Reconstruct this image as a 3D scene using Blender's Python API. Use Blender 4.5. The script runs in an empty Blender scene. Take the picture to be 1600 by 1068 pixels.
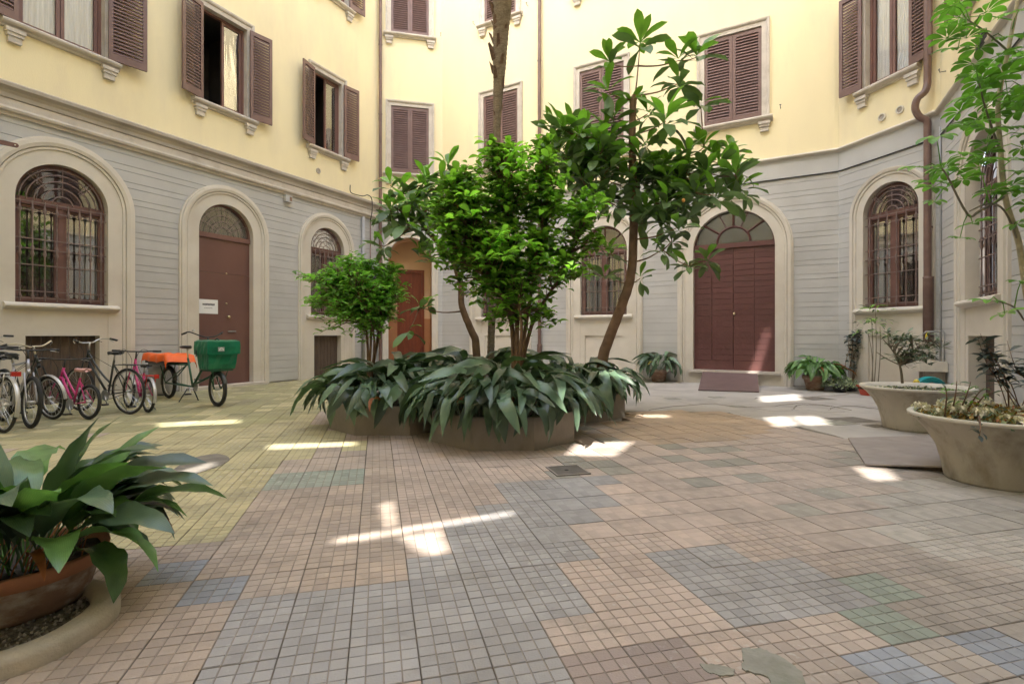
import bpy, math, random
from mathutils import Vector, Matrix, Euler
from mathutils.geometry import tessellate_polygon
R = math.radians
random.seed(7)
S = bpy.context.scene
COL = S.collection

# ------------------------------------------------------------------ camera, light, exposure
CAM_H, FPX, HOR = 1.2, 818.0, 523.0
cam = bpy.data.cameras.new('camera'); camo = bpy.data.objects.new('camera', cam); COL.objects.link(camo)
camo.location = (0, 0, CAM_H); camo.rotation_euler = (R(90), 0, 0)
cam.sensor_width = 36; cam.lens = 36 * FPX / 1600; cam.shift_y = (HOR - 534) / 1600
cam.clip_end = 400; cam.clip_start = 0.05
S.camera = camo
SUN = Vector((0.5, 1.0, -1.0))
w = bpy.data.worlds.new('World'); S.world = w; w.use_nodes = True
nt = w.node_tree; nt.nodes.clear()
sky = nt.nodes.new('ShaderNodeTexSky'); sky.sky_type = 'NISHITA'; sky.sun_disc = False
sky.sun_elevation = math.atan2(1.0, math.hypot(0.5, 1.0)); sky.sun_rotation = R(206.6)
sky.air_density = 1.0; sky.dust_density = 4.0; sky.ozone_density = 0.6
hs = nt.nodes.new('ShaderNodeHueSaturation'); hs.inputs['Saturation'].default_value = 0.66
bg = nt.nodes.new('ShaderNodeBackground'); bg.inputs['Strength'].default_value = 0.15
wo = nt.nodes.new('ShaderNodeOutputWorld')
nt.links.new(sky.outputs[0], hs.inputs['Color']); nt.links.new(hs.outputs[0], bg.inputs['Color']); nt.links.new(bg.outputs[0], wo.inputs[0])
sl = bpy.data.lights.new('sun', 'SUN'); sl.energy = 2.2; sl.angle = R(0.55); sl.color = (1, 0.95, 0.87)
so = bpy.data.objects.new('sun', sl); COL.objects.link(so)
so.rotation_euler = SUN.to_track_quat('-Z', 'Y').to_euler(); so.location = (-8, -16, 30)
vs = S.view_settings
vs.view_transform = 'Standard'; vs.look = 'None'; vs.gamma = 1.0; vs.use_curve_mapping = False
vs.exposure = 2.93
S.cycles.max_bounces = 10; S.cycles.diffuse_bounces = 6; S.cycles.transparent_max_bounces = 12
S.cycles.caustics_reflective = False; S.cycles.caustics_refractive = False

# ------------------------------------------------------------------ measuring helpers
def at(px, py, Y):            # a pixel of the photograph at depth Y metres
    return Vector(((px - 800) / FPX * Y, Y, CAM_H + (HOR - py) / FPX * Y))
def gp(px, py, z=0.0):        # a pixel of the photograph on the ground
    Y = (CAM_H - z) * FPX / (py - HOR)
    return Vector(((px - 800) / FPX * Y, Y, z))
def proj(p):
    return (800 + FPX * p[0] / p[1], HOR - FPX * (p[2] - CAM_H) / p[1])

# ------------------------------------------------------------------ materials
MATS = {}
def mat(name, col, rough=0.7, var=0.12, scale=3.0, bump=0.0, bscale=60.0, dark=None, dscale=1.2, dfac=0.5, metal=0.0, spec=0.5, objcol=False, attr=None, island=0.0, randobj=0.0, trans=0.0, tcol=None, stretch=None, veins=0.0, specks=False):
    m = bpy.data.materials.new(name); m.use_nodes = True
    t = m.node_tree; N = t.nodes; L = t.links
    b = N['Principled BSDF']; out = N['Material Output']
    b.inputs['Roughness'].default_value = rough; b.inputs['Metallic'].default_value = metal
    b.inputs['Specular IOR Level'].default_value = spec
    geo = N.new('ShaderNodeNewGeometry')
    vec = geo.outputs['Position']
    if stretch:
        mp = N.new('ShaderNodeMapping'); mp.inputs['Scale'].default_value = stretch
        L.new(vec, mp.inputs['Vector']); vec = mp.outputs[0]
    if objcol:
        oi = N.new('ShaderNodeObjectInfo'); src = oi.outputs['Color']
    elif attr:
        a = N.new('ShaderNodeAttribute'); a.attribute_name = attr; src = a.outputs['Color']
    else:
        c = N.new('ShaderNodeRGB'); c.outputs[0].default_value = (*col, 1); src = c.outputs[0]
    no = N.new('ShaderNodeTexNoise'); no.inputs['Scale'].default_value = scale; no.inputs['Detail'].default_value = 6
    L.new(vec, no.inputs['Vector'])
    mr = N.new('ShaderNodeMapRange'); mr.inputs['From Min'].default_value = 0.3; mr.inputs['From Max'].default_value = 0.7
    mr.inputs['To Min'].default_value = 1 - var; mr.inputs['To Max'].default_value = 1 + var
    L.new(no.outputs['Fac'], mr.inputs['Value'])
    val = mr.outputs[0]
    def mul(x, y):
        q = N.new('ShaderNodeMath'); q.operation = 'MULTIPLY'; L.new(x, q.inputs[0]); L.new(y, q.inputs[1]); return q.outputs[0]
    if island:
        r_ = N.new('ShaderNodeMapRange'); r_.inputs['To Min'].default_value = 1 - island; r_.inputs['To Max'].default_value = 1 + island
        L.new(geo.outputs['Random Per Island'], r_.inputs['Value']); val = mul(val, r_.outputs[0])
    if randobj:
        oi2 = N.new('ShaderNodeObjectInfo')
        r_ = N.new('ShaderNodeMapRange'); r_.inputs['To Min'].default_value = 1 - randobj; r_.inputs['To Max'].default_value = 1 + randobj
        L.new(oi2.outputs['Random'], r_.inputs['Value']); val = mul(val, r_.outputs[0])
    vm = N.new('ShaderNodeVectorMath'); vm.operation = 'SCALE'; L.new(src, vm.inputs[0]); L.new(val, vm.inputs['Scale'])
    cur = vm.outputs[0]
    if veins:
        tc = N.new('ShaderNodeTexCoord'); wv = N.new('ShaderNodeTexWave'); wv.wave_type = 'BANDS'; wv.bands_direction = 'Y'; wv.inputs['Scale'].default_value = 50; wv.inputs['Distortion'].default_value = 2.5; wv.inputs['Detail'].default_value = 3
        L.new(tc.outputs['Object'], wv.inputs['Vector'])
        r3 = N.new('ShaderNodeMapRange'); r3.inputs['To Min'].default_value = 1 - veins; r3.inputs['To Max'].default_value = 1 + veins; L.new(wv.outputs['Fac'], r3.inputs['Value'])
        v3_ = N.new('ShaderNodeVectorMath'); v3_.operation = 'SCALE'; L.new(cur, v3_.inputs[0]); L.new(r3.outputs[0], v3_.inputs['Scale']); cur = v3_.outputs[0]
        bw = N.new('ShaderNodeBump'); bw.inputs['Strength'].default_value = 0.12; bw.inputs['Distance'].default_value = 0.003; L.new(wv.outputs['Fac'], bw.inputs['Height']); L.new(bw.outputs[0], b.inputs['Normal'])
    if dark is not None:
        n2 = N.new('ShaderNodeTexNoise'); n2.inputs['Scale'].default_value = dscale; n2.inputs['Detail'].default_value = 8; n2.inputs['Roughness'].default_value = 0.65
        L.new(vec, n2.inputs['Vector'])
        m2 = N.new('ShaderNodeMapRange'); m2.inputs['From Min'].default_value = 0.48; m2.inputs['From Max'].default_value = 0.70; m2.inputs['To Max'].default_value = dfac
        L.new(n2.outputs['Fac'], m2.inputs['Value'])
        mx = N.new('ShaderNodeMix'); mx.data_type = 'RGBA'; L.new(m2.outputs[0], mx.inputs['Factor']); L.new(cur, mx.inputs[6]); mx.inputs[7].default_value = (*dark, 1)
        cur = mx.outputs[2]
    if specks:                 # lime and mortar splashes, drifts of them
        n4 = N.new('ShaderNodeTexNoise'); n4.inputs['Scale'].default_value = 26; n4.inputs['Detail'].default_value = 4; L.new(vec, n4.inputs['Vector'])
        n5 = N.new('ShaderNodeTexNoise'); n5.inputs['Scale'].default_value = 0.55; n5.inputs['Detail'].default_value = 3; L.new(vec, n5.inputs['Vector'])
        a4 = N.new('ShaderNodeMapRange'); a4.inputs['From Min'].default_value = 0.60; a4.inputs['From Max'].default_value = 0.68; L.new(n4.outputs['Fac'], a4.inputs['Value'])
        a5 = N.new('ShaderNodeMapRange'); a5.inputs['From Min'].default_value = 0.50; a5.inputs['From Max'].default_value = 0.62; a5.inputs['To Max'].default_value = 0.75; L.new(n5.outputs['Fac'], a5.inputs['Value'])
        mx4 = N.new('ShaderNodeMix'); mx4.data_type = 'RGBA'; L.new(mul(a4.outputs[0], a5.outputs[0]), mx4.inputs['Factor']); L.new(cur, mx4.inputs[6]); mx4.inputs[7].default_value = (0.56, 0.54, 0.51, 1); cur = mx4.outputs[2]
        n6 = N.new('ShaderNodeTexNoise'); n6.inputs['Scale'].default_value = 2.6; n6.inputs['Detail'].default_value = 9; n6.inputs['Roughness'].default_value = 0.7; L.new(vec, n6.inputs['Vector'])
        a6 = N.new('ShaderNodeMapRange'); a6.inputs['From Min'].default_value = 0.53; a6.inputs['From Max'].default_value = 0.70; a6.inputs['To Max'].default_value = 0.52; L.new(n6.outputs['Fac'], a6.inputs['Value'])
        mx6 = N.new('ShaderNodeMix'); mx6.data_type = 'RGBA'; L.new(a6.outputs[0], mx6.inputs['Factor']); L.new(cur, mx6.inputs[6]); mx6.inputs[7].default_value = (0.19, 0.175, 0.145, 1); cur = mx6.outputs[2]
    L.new(cur, b.inputs['Base Color'])
    if bump:
        n3 = N.new('ShaderNodeTexNoise'); n3.inputs['Scale'].default_value = bscale; n3.inputs['Detail'].default_value = 5
        L.new(vec, n3.inputs['Vector'])
        bp = N.new('ShaderNodeBump'); bp.inputs['Strength'].default_value = min(1, bump); bp.inputs['Distance'].default_value = 0.004
        L.new(n3.outputs['Fac'], bp.inputs['Height']); L.new(bp.outputs[0], b.inputs['Normal'])
    if trans:
        tr = N.new('ShaderNodeBsdfTranslucent')
        v2 = N.new('ShaderNodeVectorMath'); v2.operation = 'MULTIPLY'; L.new(cur, v2.inputs[0]); v2.inputs[1].default_value = tcol or (1.6, 1.9, 0.7)
        L.new(v2.outputs[0], tr.inputs['Color'])
        ms = N.new('ShaderNodeMixShader'); ms.inputs[0].default_value = trans
        L.new(b.outputs[0], ms.inputs[1]); L.new(tr.outputs[0], ms.inputs[2]); L.new(ms.outputs[0], out.inputs['Surface'])
    MATS[name] = m
    return m
mat('yellow_plaster', (0.83, 0.73, 0.475), 0.9, 0.05, 0.8, 0.5, 90, dark=(0.72, 0.62, 0.43), dscale=1.1, dfac=0.62, stretch=(1, 1, 0.3))
mat('grey_plaster', (0.50, 0.495, 0.485), 0.85, 0.06, 1.1, 0.4, 80, dark=(0.38, 0.37, 0.35), dscale=0.8, dfac=0.45, randobj=0.03)
mat('groove', (0.38, 0.365, 0.35), 0.95, 0.08, 2)
mat('cream_stone', (0.62, 0.575, 0.505), 0.8, 0.05, 1.5, 0.4, 70, dark=(0.46, 0.40, 0.32), dscale=1.0, dfac=0.4)
mat('pale_stone', (0.56, 0.51, 0.45), 0.8, 0.07, 3, 0.4, 60, dark=(0.36, 0.31, 0.26), dscale=4, dfac=0.5)
mat('cornice_stone', (0.43, 0.385, 0.33), 0.85, 0.08, 2, 0.5, 50, dark=(0.27, 0.23, 0.19), dscale=1.6, dfac=0.5)
mat('shutter_paint', (0.165, 0.095, 0.082), 0.5, 0.10, 5, 0.3, 40, dark=(0.24, 0.16, 0.15), dscale=3, dfac=0.4, randobj=0.06)
mat('frame_paint', (0.17, 0.085, 0.07), 0.5, 0.12, 5, 0.3, 40)
mat('door_paint', (0.155, 0.075, 0.06), 0.45, 0.06, 1.5, 0.15, 30, dark=(0.11, 0.05, 0.045), dscale=1, dfac=0.4)
mat('gate_paint', (0.125, 0.05, 0.046), 0.42, 0.12, 3, 0.5, 25, dark=(0.07, 0.035, 0.03), dscale=3, dfac=0.6, randobj=0.10)
mat('red_wood', (0.17, 0.036, 0.014), 0.4, 0.25, 4, 0.2, 30, stretch=(6, 6, 0.6))
mat('board_wood', (0.11, 0.075, 0.055), 0.8, 0.25, 4, 0.5, 40, stretch=(8, 8, 0.8), randobj=0.15)
mat('grille_iron', (0.20, 0.14, 0.125), 0.55, 0.2, 20, 0.2, 50)
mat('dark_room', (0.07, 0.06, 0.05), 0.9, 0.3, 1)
mat('curtain', (0.82, 0.82, 0.82), 0.9, 0.12, 3, stretch=(14, 14, 0.5))
mat('ochre_wall', (0.62, 0.42, 0.25), 0.85, 0.06, 1, 0.3, 60)
mat('orange_wall', (0.42, 0.19, 0.08), 0.7, 0.08, 1, 0.3, 60)
mat('pipe_brown', (0.16, 0.095, 0.08), 0.4, 0.12, 4, dark=(0.25, 0.17, 0.14), dscale=5, dfac=0.4)
mat('pipe_grey', (0.33, 0.33, 0.33), 0.5, 0.1, 4)
mat('cable_black', (0.03, 0.03, 0.03), 0.6, 0.1)
mat('white_paper', (0.8, 0.8, 0.8), 0.7, 0.02)
mat('ink', (0.04, 0.04, 0.05), 0.7, 0.02)
mat('brass', (0.6, 0.5, 0.3), 0.3, 0.1, metal=1.0)
mat('steel', (0.55, 0.55, 0.55), 0.3, 0.15, 8, metal=1.0)
mat('alloy', (0.52, 0.52, 0.53), 0.4, 0.1, 8, metal=0.6)
mat('rubber', (0.025, 0.025, 0.025), 0.75, 0.2, 20)
mat('black_plastic', (0.03, 0.03, 0.032), 0.45, 0.15)
mat('paint_pink', (0.62, 0.05, 0.24), 0.3, 0.08)
mat('paint_silver', (0.5, 0.5, 0.58), 0.3, 0.08, metal=0.4)
mat('paint_black', (0.03, 0.035, 0.035), 0.3, 0.1)
mat('paint_green', (0.02, 0.09, 0.05), 0.35, 0.1)
mat('paint_red', (0.5, 0.03, 0.02), 0.35, 0.1)
mat('pale_pink', (0.75, 0.42, 0.40), 0.6, 0.1)
mat('cream_paint', (0.62, 0.55, 0.42), 0.4, 0.08)
mat('green_tarp', (0.008, 0.16, 0.085), 0.32, 0.2, 4, 0.6, 14)
mat('orange_tarp', (0.85, 0.14, 0.02), 0.5, 0.12, 5, 0.6, 12)
mat('grey_cover', (0.34, 0.34, 0.38), 0.7, 0.1, 3)
mat('teal_plastic', (0.01, 0.28, 0.32), 0.3, 0.2, 6)
mat('yellow_plastic', (0.7, 0.55, 0.05), 0.4, 0.1)
mat('red_plastic', (0.45, 0.06, 0.03), 0.5, 0.1)
mat('terracotta', (0.25, 0.15, 0.10), 0.85, 0.25, 9, 0.9, 50, dark=(0.46, 0.39, 0.31), dscale=7, dfac=1.0, stretch=(1, 1, 1.8))
mat('terracotta_rim', (0.40, 0.17, 0.085), 0.8, 0.12, 6, 0.6, 60, dark=(0.32, 0.16, 0.09), dscale=7, dfac=0.5)
mat('planter_concrete', (0.29, 0.255, 0.215), 0.9, 0.2, 4, 1.0, 40, dark=(0.17, 0.15, 0.12), dscale=4, dfac=0.75, stretch=(1, 1, 0.6))
mat('pot_cement', (0.44, 0.40, 0.33), 0.9, 0.12, 3, 0.8, 45, dark=(0.20, 0.17, 0.12), dscale=3.5, dfac=0.9, stretch=(1, 1, 0.45))
mat('pot_rim', (0.62, 0.58, 0.50), 0.85, 0.08, 5, 0.4, 50)
mat('curb_stone', (0.48, 0.43, 0.35), 0.9, 0.12, 6, 0.9, 90, dark=(0.28, 0.25, 0.17), dscale=4, dfac=0.5)
mat('gravel_bed', (0.13, 0.12, 0.105), 0.95, 0.5, 60, 1.0, 120)
mat('soil', (0.055, 0.038, 0.028), 0.95, 0.4, 30, 1.0, 60)
mat('pebble', (0.24, 0.22, 0.20), 0.85, 0.2, 20, island=0.6)
mat('steel_rust', (0.32, 0.28, 0.26), 0.6, 0.15, 8, 0.5, 60, dark=(0.27, 0.22, 0.20), dscale=4, dfac=0.5)
mat('ramp_steel', (0.16, 0.105, 0.10), 0.55, 0.10, 4, 0.5, 90)
mat('manhole', (0.13, 0.115, 0.10), 0.7, 0.2, 10, 0.7, 80)
mat('mortar', (0.30, 0.29, 0.25), 0.95, 0.2, 8, 0.9, 60, dark=(0.16, 0.19, 0.12), dscale=6, dfac=0.6)
mat('asphalt_patch', (0.20, 0.18, 0.155), 0.95, 0.2, 8, 0.9, 60)
mat('concrete_path', (0.45, 0.42, 0.39), 0.9, 0.10, 1.6, 0.8, 40, dark=(0.28, 0.26, 0.245), dscale=1.1, dfac=0.8)
mat('slab_groove', (0.27, 0.23, 0.195), 0.95, 0.2, 4)
mat('joint_dirt', (0.155, 0.13, 0.10), 0.95, 0.25, 4, dark=(0.10, 0.12, 0.05), dscale=1.0, dfac=0.5)
mat('slab', None, 0.85, 0.09, 1.4, 0.6, 130, dark=(0.22, 0.195, 0.165), dscale=0.9, dfac=0.42, objcol=True, island=0.10, specks=True)
mat('slab_joined', None, 0.85, 0.09, 1.4, 0.6, 130, dark=(0.22, 0.195, 0.165), dscale=0.9, dfac=0.42, attr='tone', specks=True)
mat('bark_brown', (0.21, 0.125, 0.075), 0.85, 0.3, 12, 0.9, 40, dark=(0.10, 0.07, 0.05), dscale=6, dfac=0.6)
mat('bark_grey', (0.22, 0.19, 0.14), 0.85, 0.25, 14, 0.8, 40)
mat('bark_pale', (0.42, 0.36, 0.24), 0.8, 0.25, 18, 0.6, 40)
mat('palm_bark', (0.24, 0.19, 0.135), 0.95, 0.3, 30, 1.0, 50, dark=(0.10, 0.065, 0.045), dscale=9, dfac=0.7, stretch=(1, 1, 2.5))
mat('palm_boot', (0.14, 0.085, 0.055), 0.95, 0.35, 30, 1.0, 50)
mat('aspidistra', (0.088, 0.142, 0.088), 0.29, 0.25, 7, randobj=0.55, trans=0.14, spec=0.6, veins=0.06)
mat('aspidistra_fresh', (0.13, 0.25, 0.09), 0.26, 0.28, 8, randobj=0.45, trans=0.18, spec=0.6, veins=0.06)
mat('leaf_brown', (0.34, 0.12, 0.04), 0.6, 0.25, 20, trans=0.1)
mat('leaf_yellow', (0.42, 0.34, 0.05), 0.5, 0.25, 20, trans=0.2)
mat('loquat_leaf', (0.12, 0.195, 0.08), 0.42, 0.15, 6, randobj=0.45, trans=0.22, spec=0.5)
mat('loquat_young', (0.18, 0.36, 0.06), 0.42, 0.15, 6, randobj=0.3, trans=0.3, spec=0.5)
mat('privet_leaf', (0.22, 0.41, 0.075), 0.42, 0.2, 3, randobj=0.5, island=0.6, trans=0.52, spec=0.5)
mat('maple_leaf', (0.20, 0.38, 0.09), 0.5, 0.15, 3, randobj=0.4, island=0.4, trans=0.45)
mat('schefflera_leaf', (0.14, 0.31, 0.05), 0.4, 0.15, 5, randobj=0.4, trans=0.3)
mat('olive_leaf', (0.12, 0.16, 0.11), 0.55, 0.15, 5, island=0.4, randobj=0.3, trans=0.12)
mat('blue_leaf', (0.07, 0.09, 0.09), 0.5, 0.15, 5, island=0.4, trans=0.1)
mat('variegated_leaf', (0.26, 0.30, 0.18), 0.5, 0.15, 8, island=0.5, trans=0.15)
mat('dry_leaf', (0.30, 0.19, 0.05), 0.6, 0.2, 8, island=0.5, trans=0.15)
mat('white_petal', (0.72, 0.66, 0.58), 0.6, 0.1, 8, island=0.2, trans=0.15)
mat('loquat_fruit', (0.75, 0.35, 0.08), 0.5, 0.1)

def far_slab_grooves(m):       # the small squares of each slab, once too fine to be built
    t = m.node_tree; N = t.nodes; L = t.links; b = N['Principled BSDF']
    geo = N.new('ShaderNodeNewGeometry')
    mp = N.new('ShaderNodeMapping'); mp.vector_type = 'POINT'
    mp.inputs['Rotation'].default_value = (0, 0, -TA)
    L.new(geo.outputs['Position'], mp.inputs['Vector'])
    sub = N.new('ShaderNodeVectorMath'); sub.operation = 'SUBTRACT'; L.new(mp.outputs[0], sub.inputs[0]); sub.inputs[1].default_value = (TO.dot(TU), TO.dot(TV), 0)
    sc = N.new('ShaderNodeVectorMath'); sc.operation = 'SCALE'; L.new(sub.outputs[0], sc.inputs[0]); sc.inputs['Scale'].default_value = 4 / TS
    fr = N.new('ShaderNodeVectorMath'); fr.operation = 'FRACTION'; L.new(sc.outputs[0], fr.inputs[0])
    sp = N.new('ShaderNodeSeparateXYZ'); L.new(fr.outputs[0], sp.inputs[0])
    def edge(o):
        a = N.new('ShaderNodeMath'); a.operation = 'SUBTRACT'; L.new(o, a.inputs[0]); a.inputs[1].default_value = 0.5
        c = N.new('ShaderNodeMath'); c.operation = 'ABSOLUTE'; L.new(a.outputs[0], c.inputs[0])
        r_ = N.new('ShaderNodeMapRange'); r_.inputs['From Min'].default_value = 0.40; r_.inputs['From Max'].default_value = 0.455
        L.new(c.outputs[0], r_.inputs['Value']); return r_.outputs[0]
    mxm = N.new('ShaderNodeMath'); mxm.operation = 'MAXIMUM'; L.new(edge(sp.outputs[0]), mxm.inputs[0]); L.new(edge(sp.outputs[1]), mxm.inputs[1])
    src = b.inputs['Base Color'].links[0].from_socket
    sm = N.new('ShaderNodeMath'); sm.operation = 'MULTIPLY'; L.new(mxm.outputs[0], sm.inputs[0]); aa = N.new('ShaderNodeAttribute'); aa.attribute_name = 'tone'; L.new(aa.outputs['Alpha'], sm.inputs[1])
    mx = N.new('ShaderNodeMix'); mx.data_type = 'RGBA'; L.new(sm.outputs[0], mx.inputs['Factor']); L.new(src, mx.inputs[6]); mx.inputs[7].default_value = (0.13, 0.11, 0.085, 1)
    L.new(mx.outputs[2], b.inputs['Base Color'])

def glass_mat(name, boost, tint=(1, 1, 1), rg=0.02, ior=1.5):
    m = bpy.data.materials.new(name); m.use_nodes = True; t = m.node_tree; t.nodes.clear()
    o = t.nodes.new('ShaderNodeOutputMaterial'); f = t.nodes.new('ShaderNodeFresnel'); f.inputs[0].default_value = ior
    a = t.nodes.new('ShaderNodeMath'); a.inputs[1].default_value = boost; t.links.new(f.outputs[0], a.inputs[0])
    tr = t.nodes.new('ShaderNodeBsdfTransparent'); tr.inputs[0].default_value = (*tint, 1)
    g = t.nodes.new('ShaderNodeBsdfGlossy'); g.inputs['Roughness'].default_value = rg; g.inputs['Color'].default_value = (0.95, 0.95, 0.95, 1)
    n = t.nodes.new('ShaderNodeTexNoise'); n.inputs['Scale'].default_value = 1.7
    bp = t.nodes.new('ShaderNodeBump'); bp.inputs['Strength'].default_value = 0.05; bp.inputs['Distance'].default_value = 0.05
    t.links.new(n.outputs['Fac'], bp.inputs['Height']); t.links.new(bp.outputs[0], g.inputs['Normal'])
    mx = t.nodes.new('ShaderNodeMixShader'); t.links.new(a.outputs[0], mx.inputs[0]); t.links.new(tr.outputs[0], mx.inputs[1]); t.links.new(g.outputs[0], mx.inputs[2])
    t.links.new(mx.outputs[0], o.inputs[0]); MATS[name] = m
glass_mat('window_glass', 0.22)
glass_mat('dusty_glass', 0.14, (0.75, 0.74, 0.7), 0.22)
glass_mat('curtain_glass', 0.03, ior=1.22)

# ------------------------------------------------------------------ mesh helpers
class MB:
    def __init__(s): s.v = []; s.f = []; s.m = []
    def add(s, vs_, fs, mi=0):
        o = len(s.v); s.v += [tuple(p) for p in vs_]; s.f += [tuple(i + o for i in q) for q in fs]; s.m += [mi] * len(fs); return s
    def box(s, x0, x1, y0, y1, z0, z1, mi=0, M=None):
        vs_ = [Vector(p) for p in ((x0, y0, z0), (x1, y0, z0), (x1, y1, z0), (x0, y1, z0), (x0, y0, z1), (x1, y0, z1), (x1, y1, z1), (x0, y1, z1))]
        if M: vs_ = [M @ p for p in vs_]
        return s.add(vs_, [(0, 3, 2, 1), (4, 5, 6, 7), (0, 1, 5, 4), (1, 2, 6, 5), (2, 3, 7, 6), (3, 0, 4, 7)], mi)
    def sweep(s, path, prof, mi=0, closed=False, cap=True):
        n = len(prof); vs_ = []
        for (a, z, nx, nz) in path:
            for (u, y) in prof: vs_.append((a + nx * u, y, z + nz * u))
        fs = []
        for i in range(len(path) - 1):
            for j in range(n - 1):
                fs.append((i * n + j, i * n + j + 1, (i + 1) * n + j + 1, (i + 1) * n + j))
        if cap:
            fs.append(tuple(range(n))); fs.append(tuple(reversed(range((len(path) - 1) * n, len(path) * n))))
        return s.add(vs_, fs, mi)
    def poly(s, pts, y, mi=0, holes=()):
        loops = [[Vector((a, y, z)) for a, z in pts]] + [[Vector((a, y, z)) for a, z in h] for h in holes]
        tri = tessellate_polygon(loops); flat = [p for l in loops for p in l]
        return s.add(flat, [tuple(t_) for t_ in tri], mi)
    def slab_poly(s, pts, z0, z1, mi=0):
        n = len(pts); vs_ = [(a, b, z0) for a, b in pts] + [(a, b, z1) for a, b in pts]
        fs = [tuple(range(n, 2 * n)), tuple(reversed(range(n)))] + [(i, (i + 1) % n, n + (i + 1) % n, n + i) for i in range(n)]
        return s.add(vs_, fs, mi)
    def tube(s, pts, rad, n=8, mi=0, cap=True):
        pts = [Vector(p) for p in pts]; k = len(pts)
        if not isinstance(rad, (list, tuple)): rad = [rad] * k
        vs_ = []; up = None
        for i, p in enumerate(pts):
            d = (pts[min(i + 1, k - 1)] - pts[max(i - 1, 0)]).normalized()
            if up is None: up = Vector((0, 0, 1)) if abs(d.z) < 0.9 else Vector((1, 0, 0))
            a = d.cross(up).normalized(); b = a.cross(d).normalized(); up = b
            for j in range(n):
                t_ = 2 * math.pi * j / n; vs_.append(p + (a * math.cos(t_) + b * math.sin(t_)) * rad[i])
        fs = [(i * n + j, i * n + (j + 1) % n, (i + 1) * n + (j + 1) % n, (i + 1) * n + j) for i in range(k - 1) for j in range(n)]
        if cap: fs += [tuple(reversed(range(n))), tuple(range((k - 1) * n, k * n))]
        return s.add(vs_, fs, mi)
    def lathe(s, prof, n=24, c=(0, 0, 0), mi=0, axis='z', phase=0.0):
        vs_ = []; c = Vector(c)
        for (r_, z) in prof:
            for j in range(n):
                t_ = 2 * math.pi * j / n + phase
                if axis == 'z': p = Vector((r_ * math.cos(t_), r_ * math.sin(t_), z))
                else: p = Vector((r_ * math.cos(t_), z, r_ * math.sin(t_)))
                vs_.append(c + p)
        k = len(prof)
        fs = [(i * n + j, i * n + (j + 1) % n, (i + 1) * n + (j + 1) % n, (i + 1) * n + j) for i in range(k - 1) for j in range(n)]
        return s.add(vs_, fs, mi)
    def torus(s, R_, r_, n=28, m=6, c=(0, 0, 0), mi=0):     # in the xz plane
        prof = [(R_ + r_ * math.cos(2 * math.pi * j / m), r_ * math.sin(2 * math.pi * j / m)) for j in range(m + 1)]
        return s.lathe(prof, n, c, mi, axis='y')
    def mesh(s, name, mats, smooth=False):
        me = bpy.data.meshes.new(name); me.from_pydata(s.v, [], s.f)
        for m_ in mats: me.materials.append(MATS[m_])
        if len(mats) > 1: me.polygons.foreach_set('material_index', s.m)
        if smooth: me.polygons.foreach_set('use_smooth', [True] * len(s.f))
        me.update(); return me
    def build(s, name, mats, parent=None, smooth=False, loc=None, rot=None):
        if isinstance(mats, str): mats = [mats]
        return inst(name, s.mesh(name, mats, smooth), parent, loc, rot)
def inst(name, me, parent=None, loc=None, rot=None, scale=None):
    o = bpy.data.objects.new(name, me); COL.objects.link(o); o.parent = parent
    if loc is not None: o.location = loc
    if rot is not None: o.rotation_euler = rot
    if scale is not None: o.scale = (scale,) * 3 if isinstance(scale, (int, float)) else scale
    return o
def tag(o, label=None, cat=None, group=None, kind=None):
    if label: o['label'] = label
    if cat: o['category'] = cat
    if group: o['group'] = group
    if kind: o['kind'] = kind
    return o
def thing(name, label, cat, loc=(0, 0, 0), rotz=0.0, group=None):
    o = bpy.data.objects.new(name, None); COL.objects.link(o); o.empty_display_size = 0.2
    o.location = loc; o.rotation_euler = (0, 0, rotz); return tag(o, label, cat, group)
def smooth_path(pts, n=5):
    pts = [Vector(p) for p in pts]; out = []
    for i in range(len(pts) - 1):
        p0 = pts[max(i - 1, 0)]; p1 = pts[i]; p2 = pts[i + 1]; p3 = pts[min(i + 2, len(pts) - 1)]
        for k in range(n):
            t_ = k / n
            out.append(0.5 * ((2 * p1) + (p2 - p0) * t_ + (2 * p0 - 5 * p1 + 4 * p2 - p3) * t_ ** 2 + (3 * p1 - p0 - 3 * p2 + p3) * t_ ** 3))
    out.append(pts[-1]); return out
def lerps(a, b, n): return [a + (b - a) * i / (n - 1) for i in range(n)]
def arch_path(c, r, zs, z0, n=24):
    P = [(c - r, z0, -1, 0), (c - r, zs, -1, 0)]
    for i in range(1, n):
        t_ = math.pi * (1 - i / n); P.append((c + r * math.cos(t_), zs + r * math.sin(t_), math.cos(t_), math.sin(t_)))
    return P + [(c + r, zs, 1, 0), (c + r, z0, 1, 0)]
def arch_poly(c, r, zs, z0, n=24): return [(p[0], p[1]) for p in arch_path(c, r, zs, z0, n)]
def rect(x0, x1, z0, z1): return [(x0, z0), (x0, z1), (x1, z1), (x1, z0)]

# ------------------------------------------------------------------ the plan of the courtyard
A0 = Vector((-8.38, 8.57)); AB = Vector((-4.27, 16.70)); BC = Vector((-2.285, 17.17)); CD = Vector((7.30, 11.69)); DE = Vector((7.90, 9.65))
ED = Vector((-0.4512, -0.8924)); EF = DE + ED * 16.6; FA = EF + Vector((-0.892, 0.4512)) * 14.05
TOPZ = 17.0; HL = 5.34
# the paving grid
TA = R(14.5); TU = Vector((math.cos(TA), math.sin(TA))); TV = Vector((-math.sin(TA), math.cos(TA))); TO = Vector((0.3602, 2.266)); TS = 0.2545
far_slab_grooves(MATS['slab_joined'])

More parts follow.
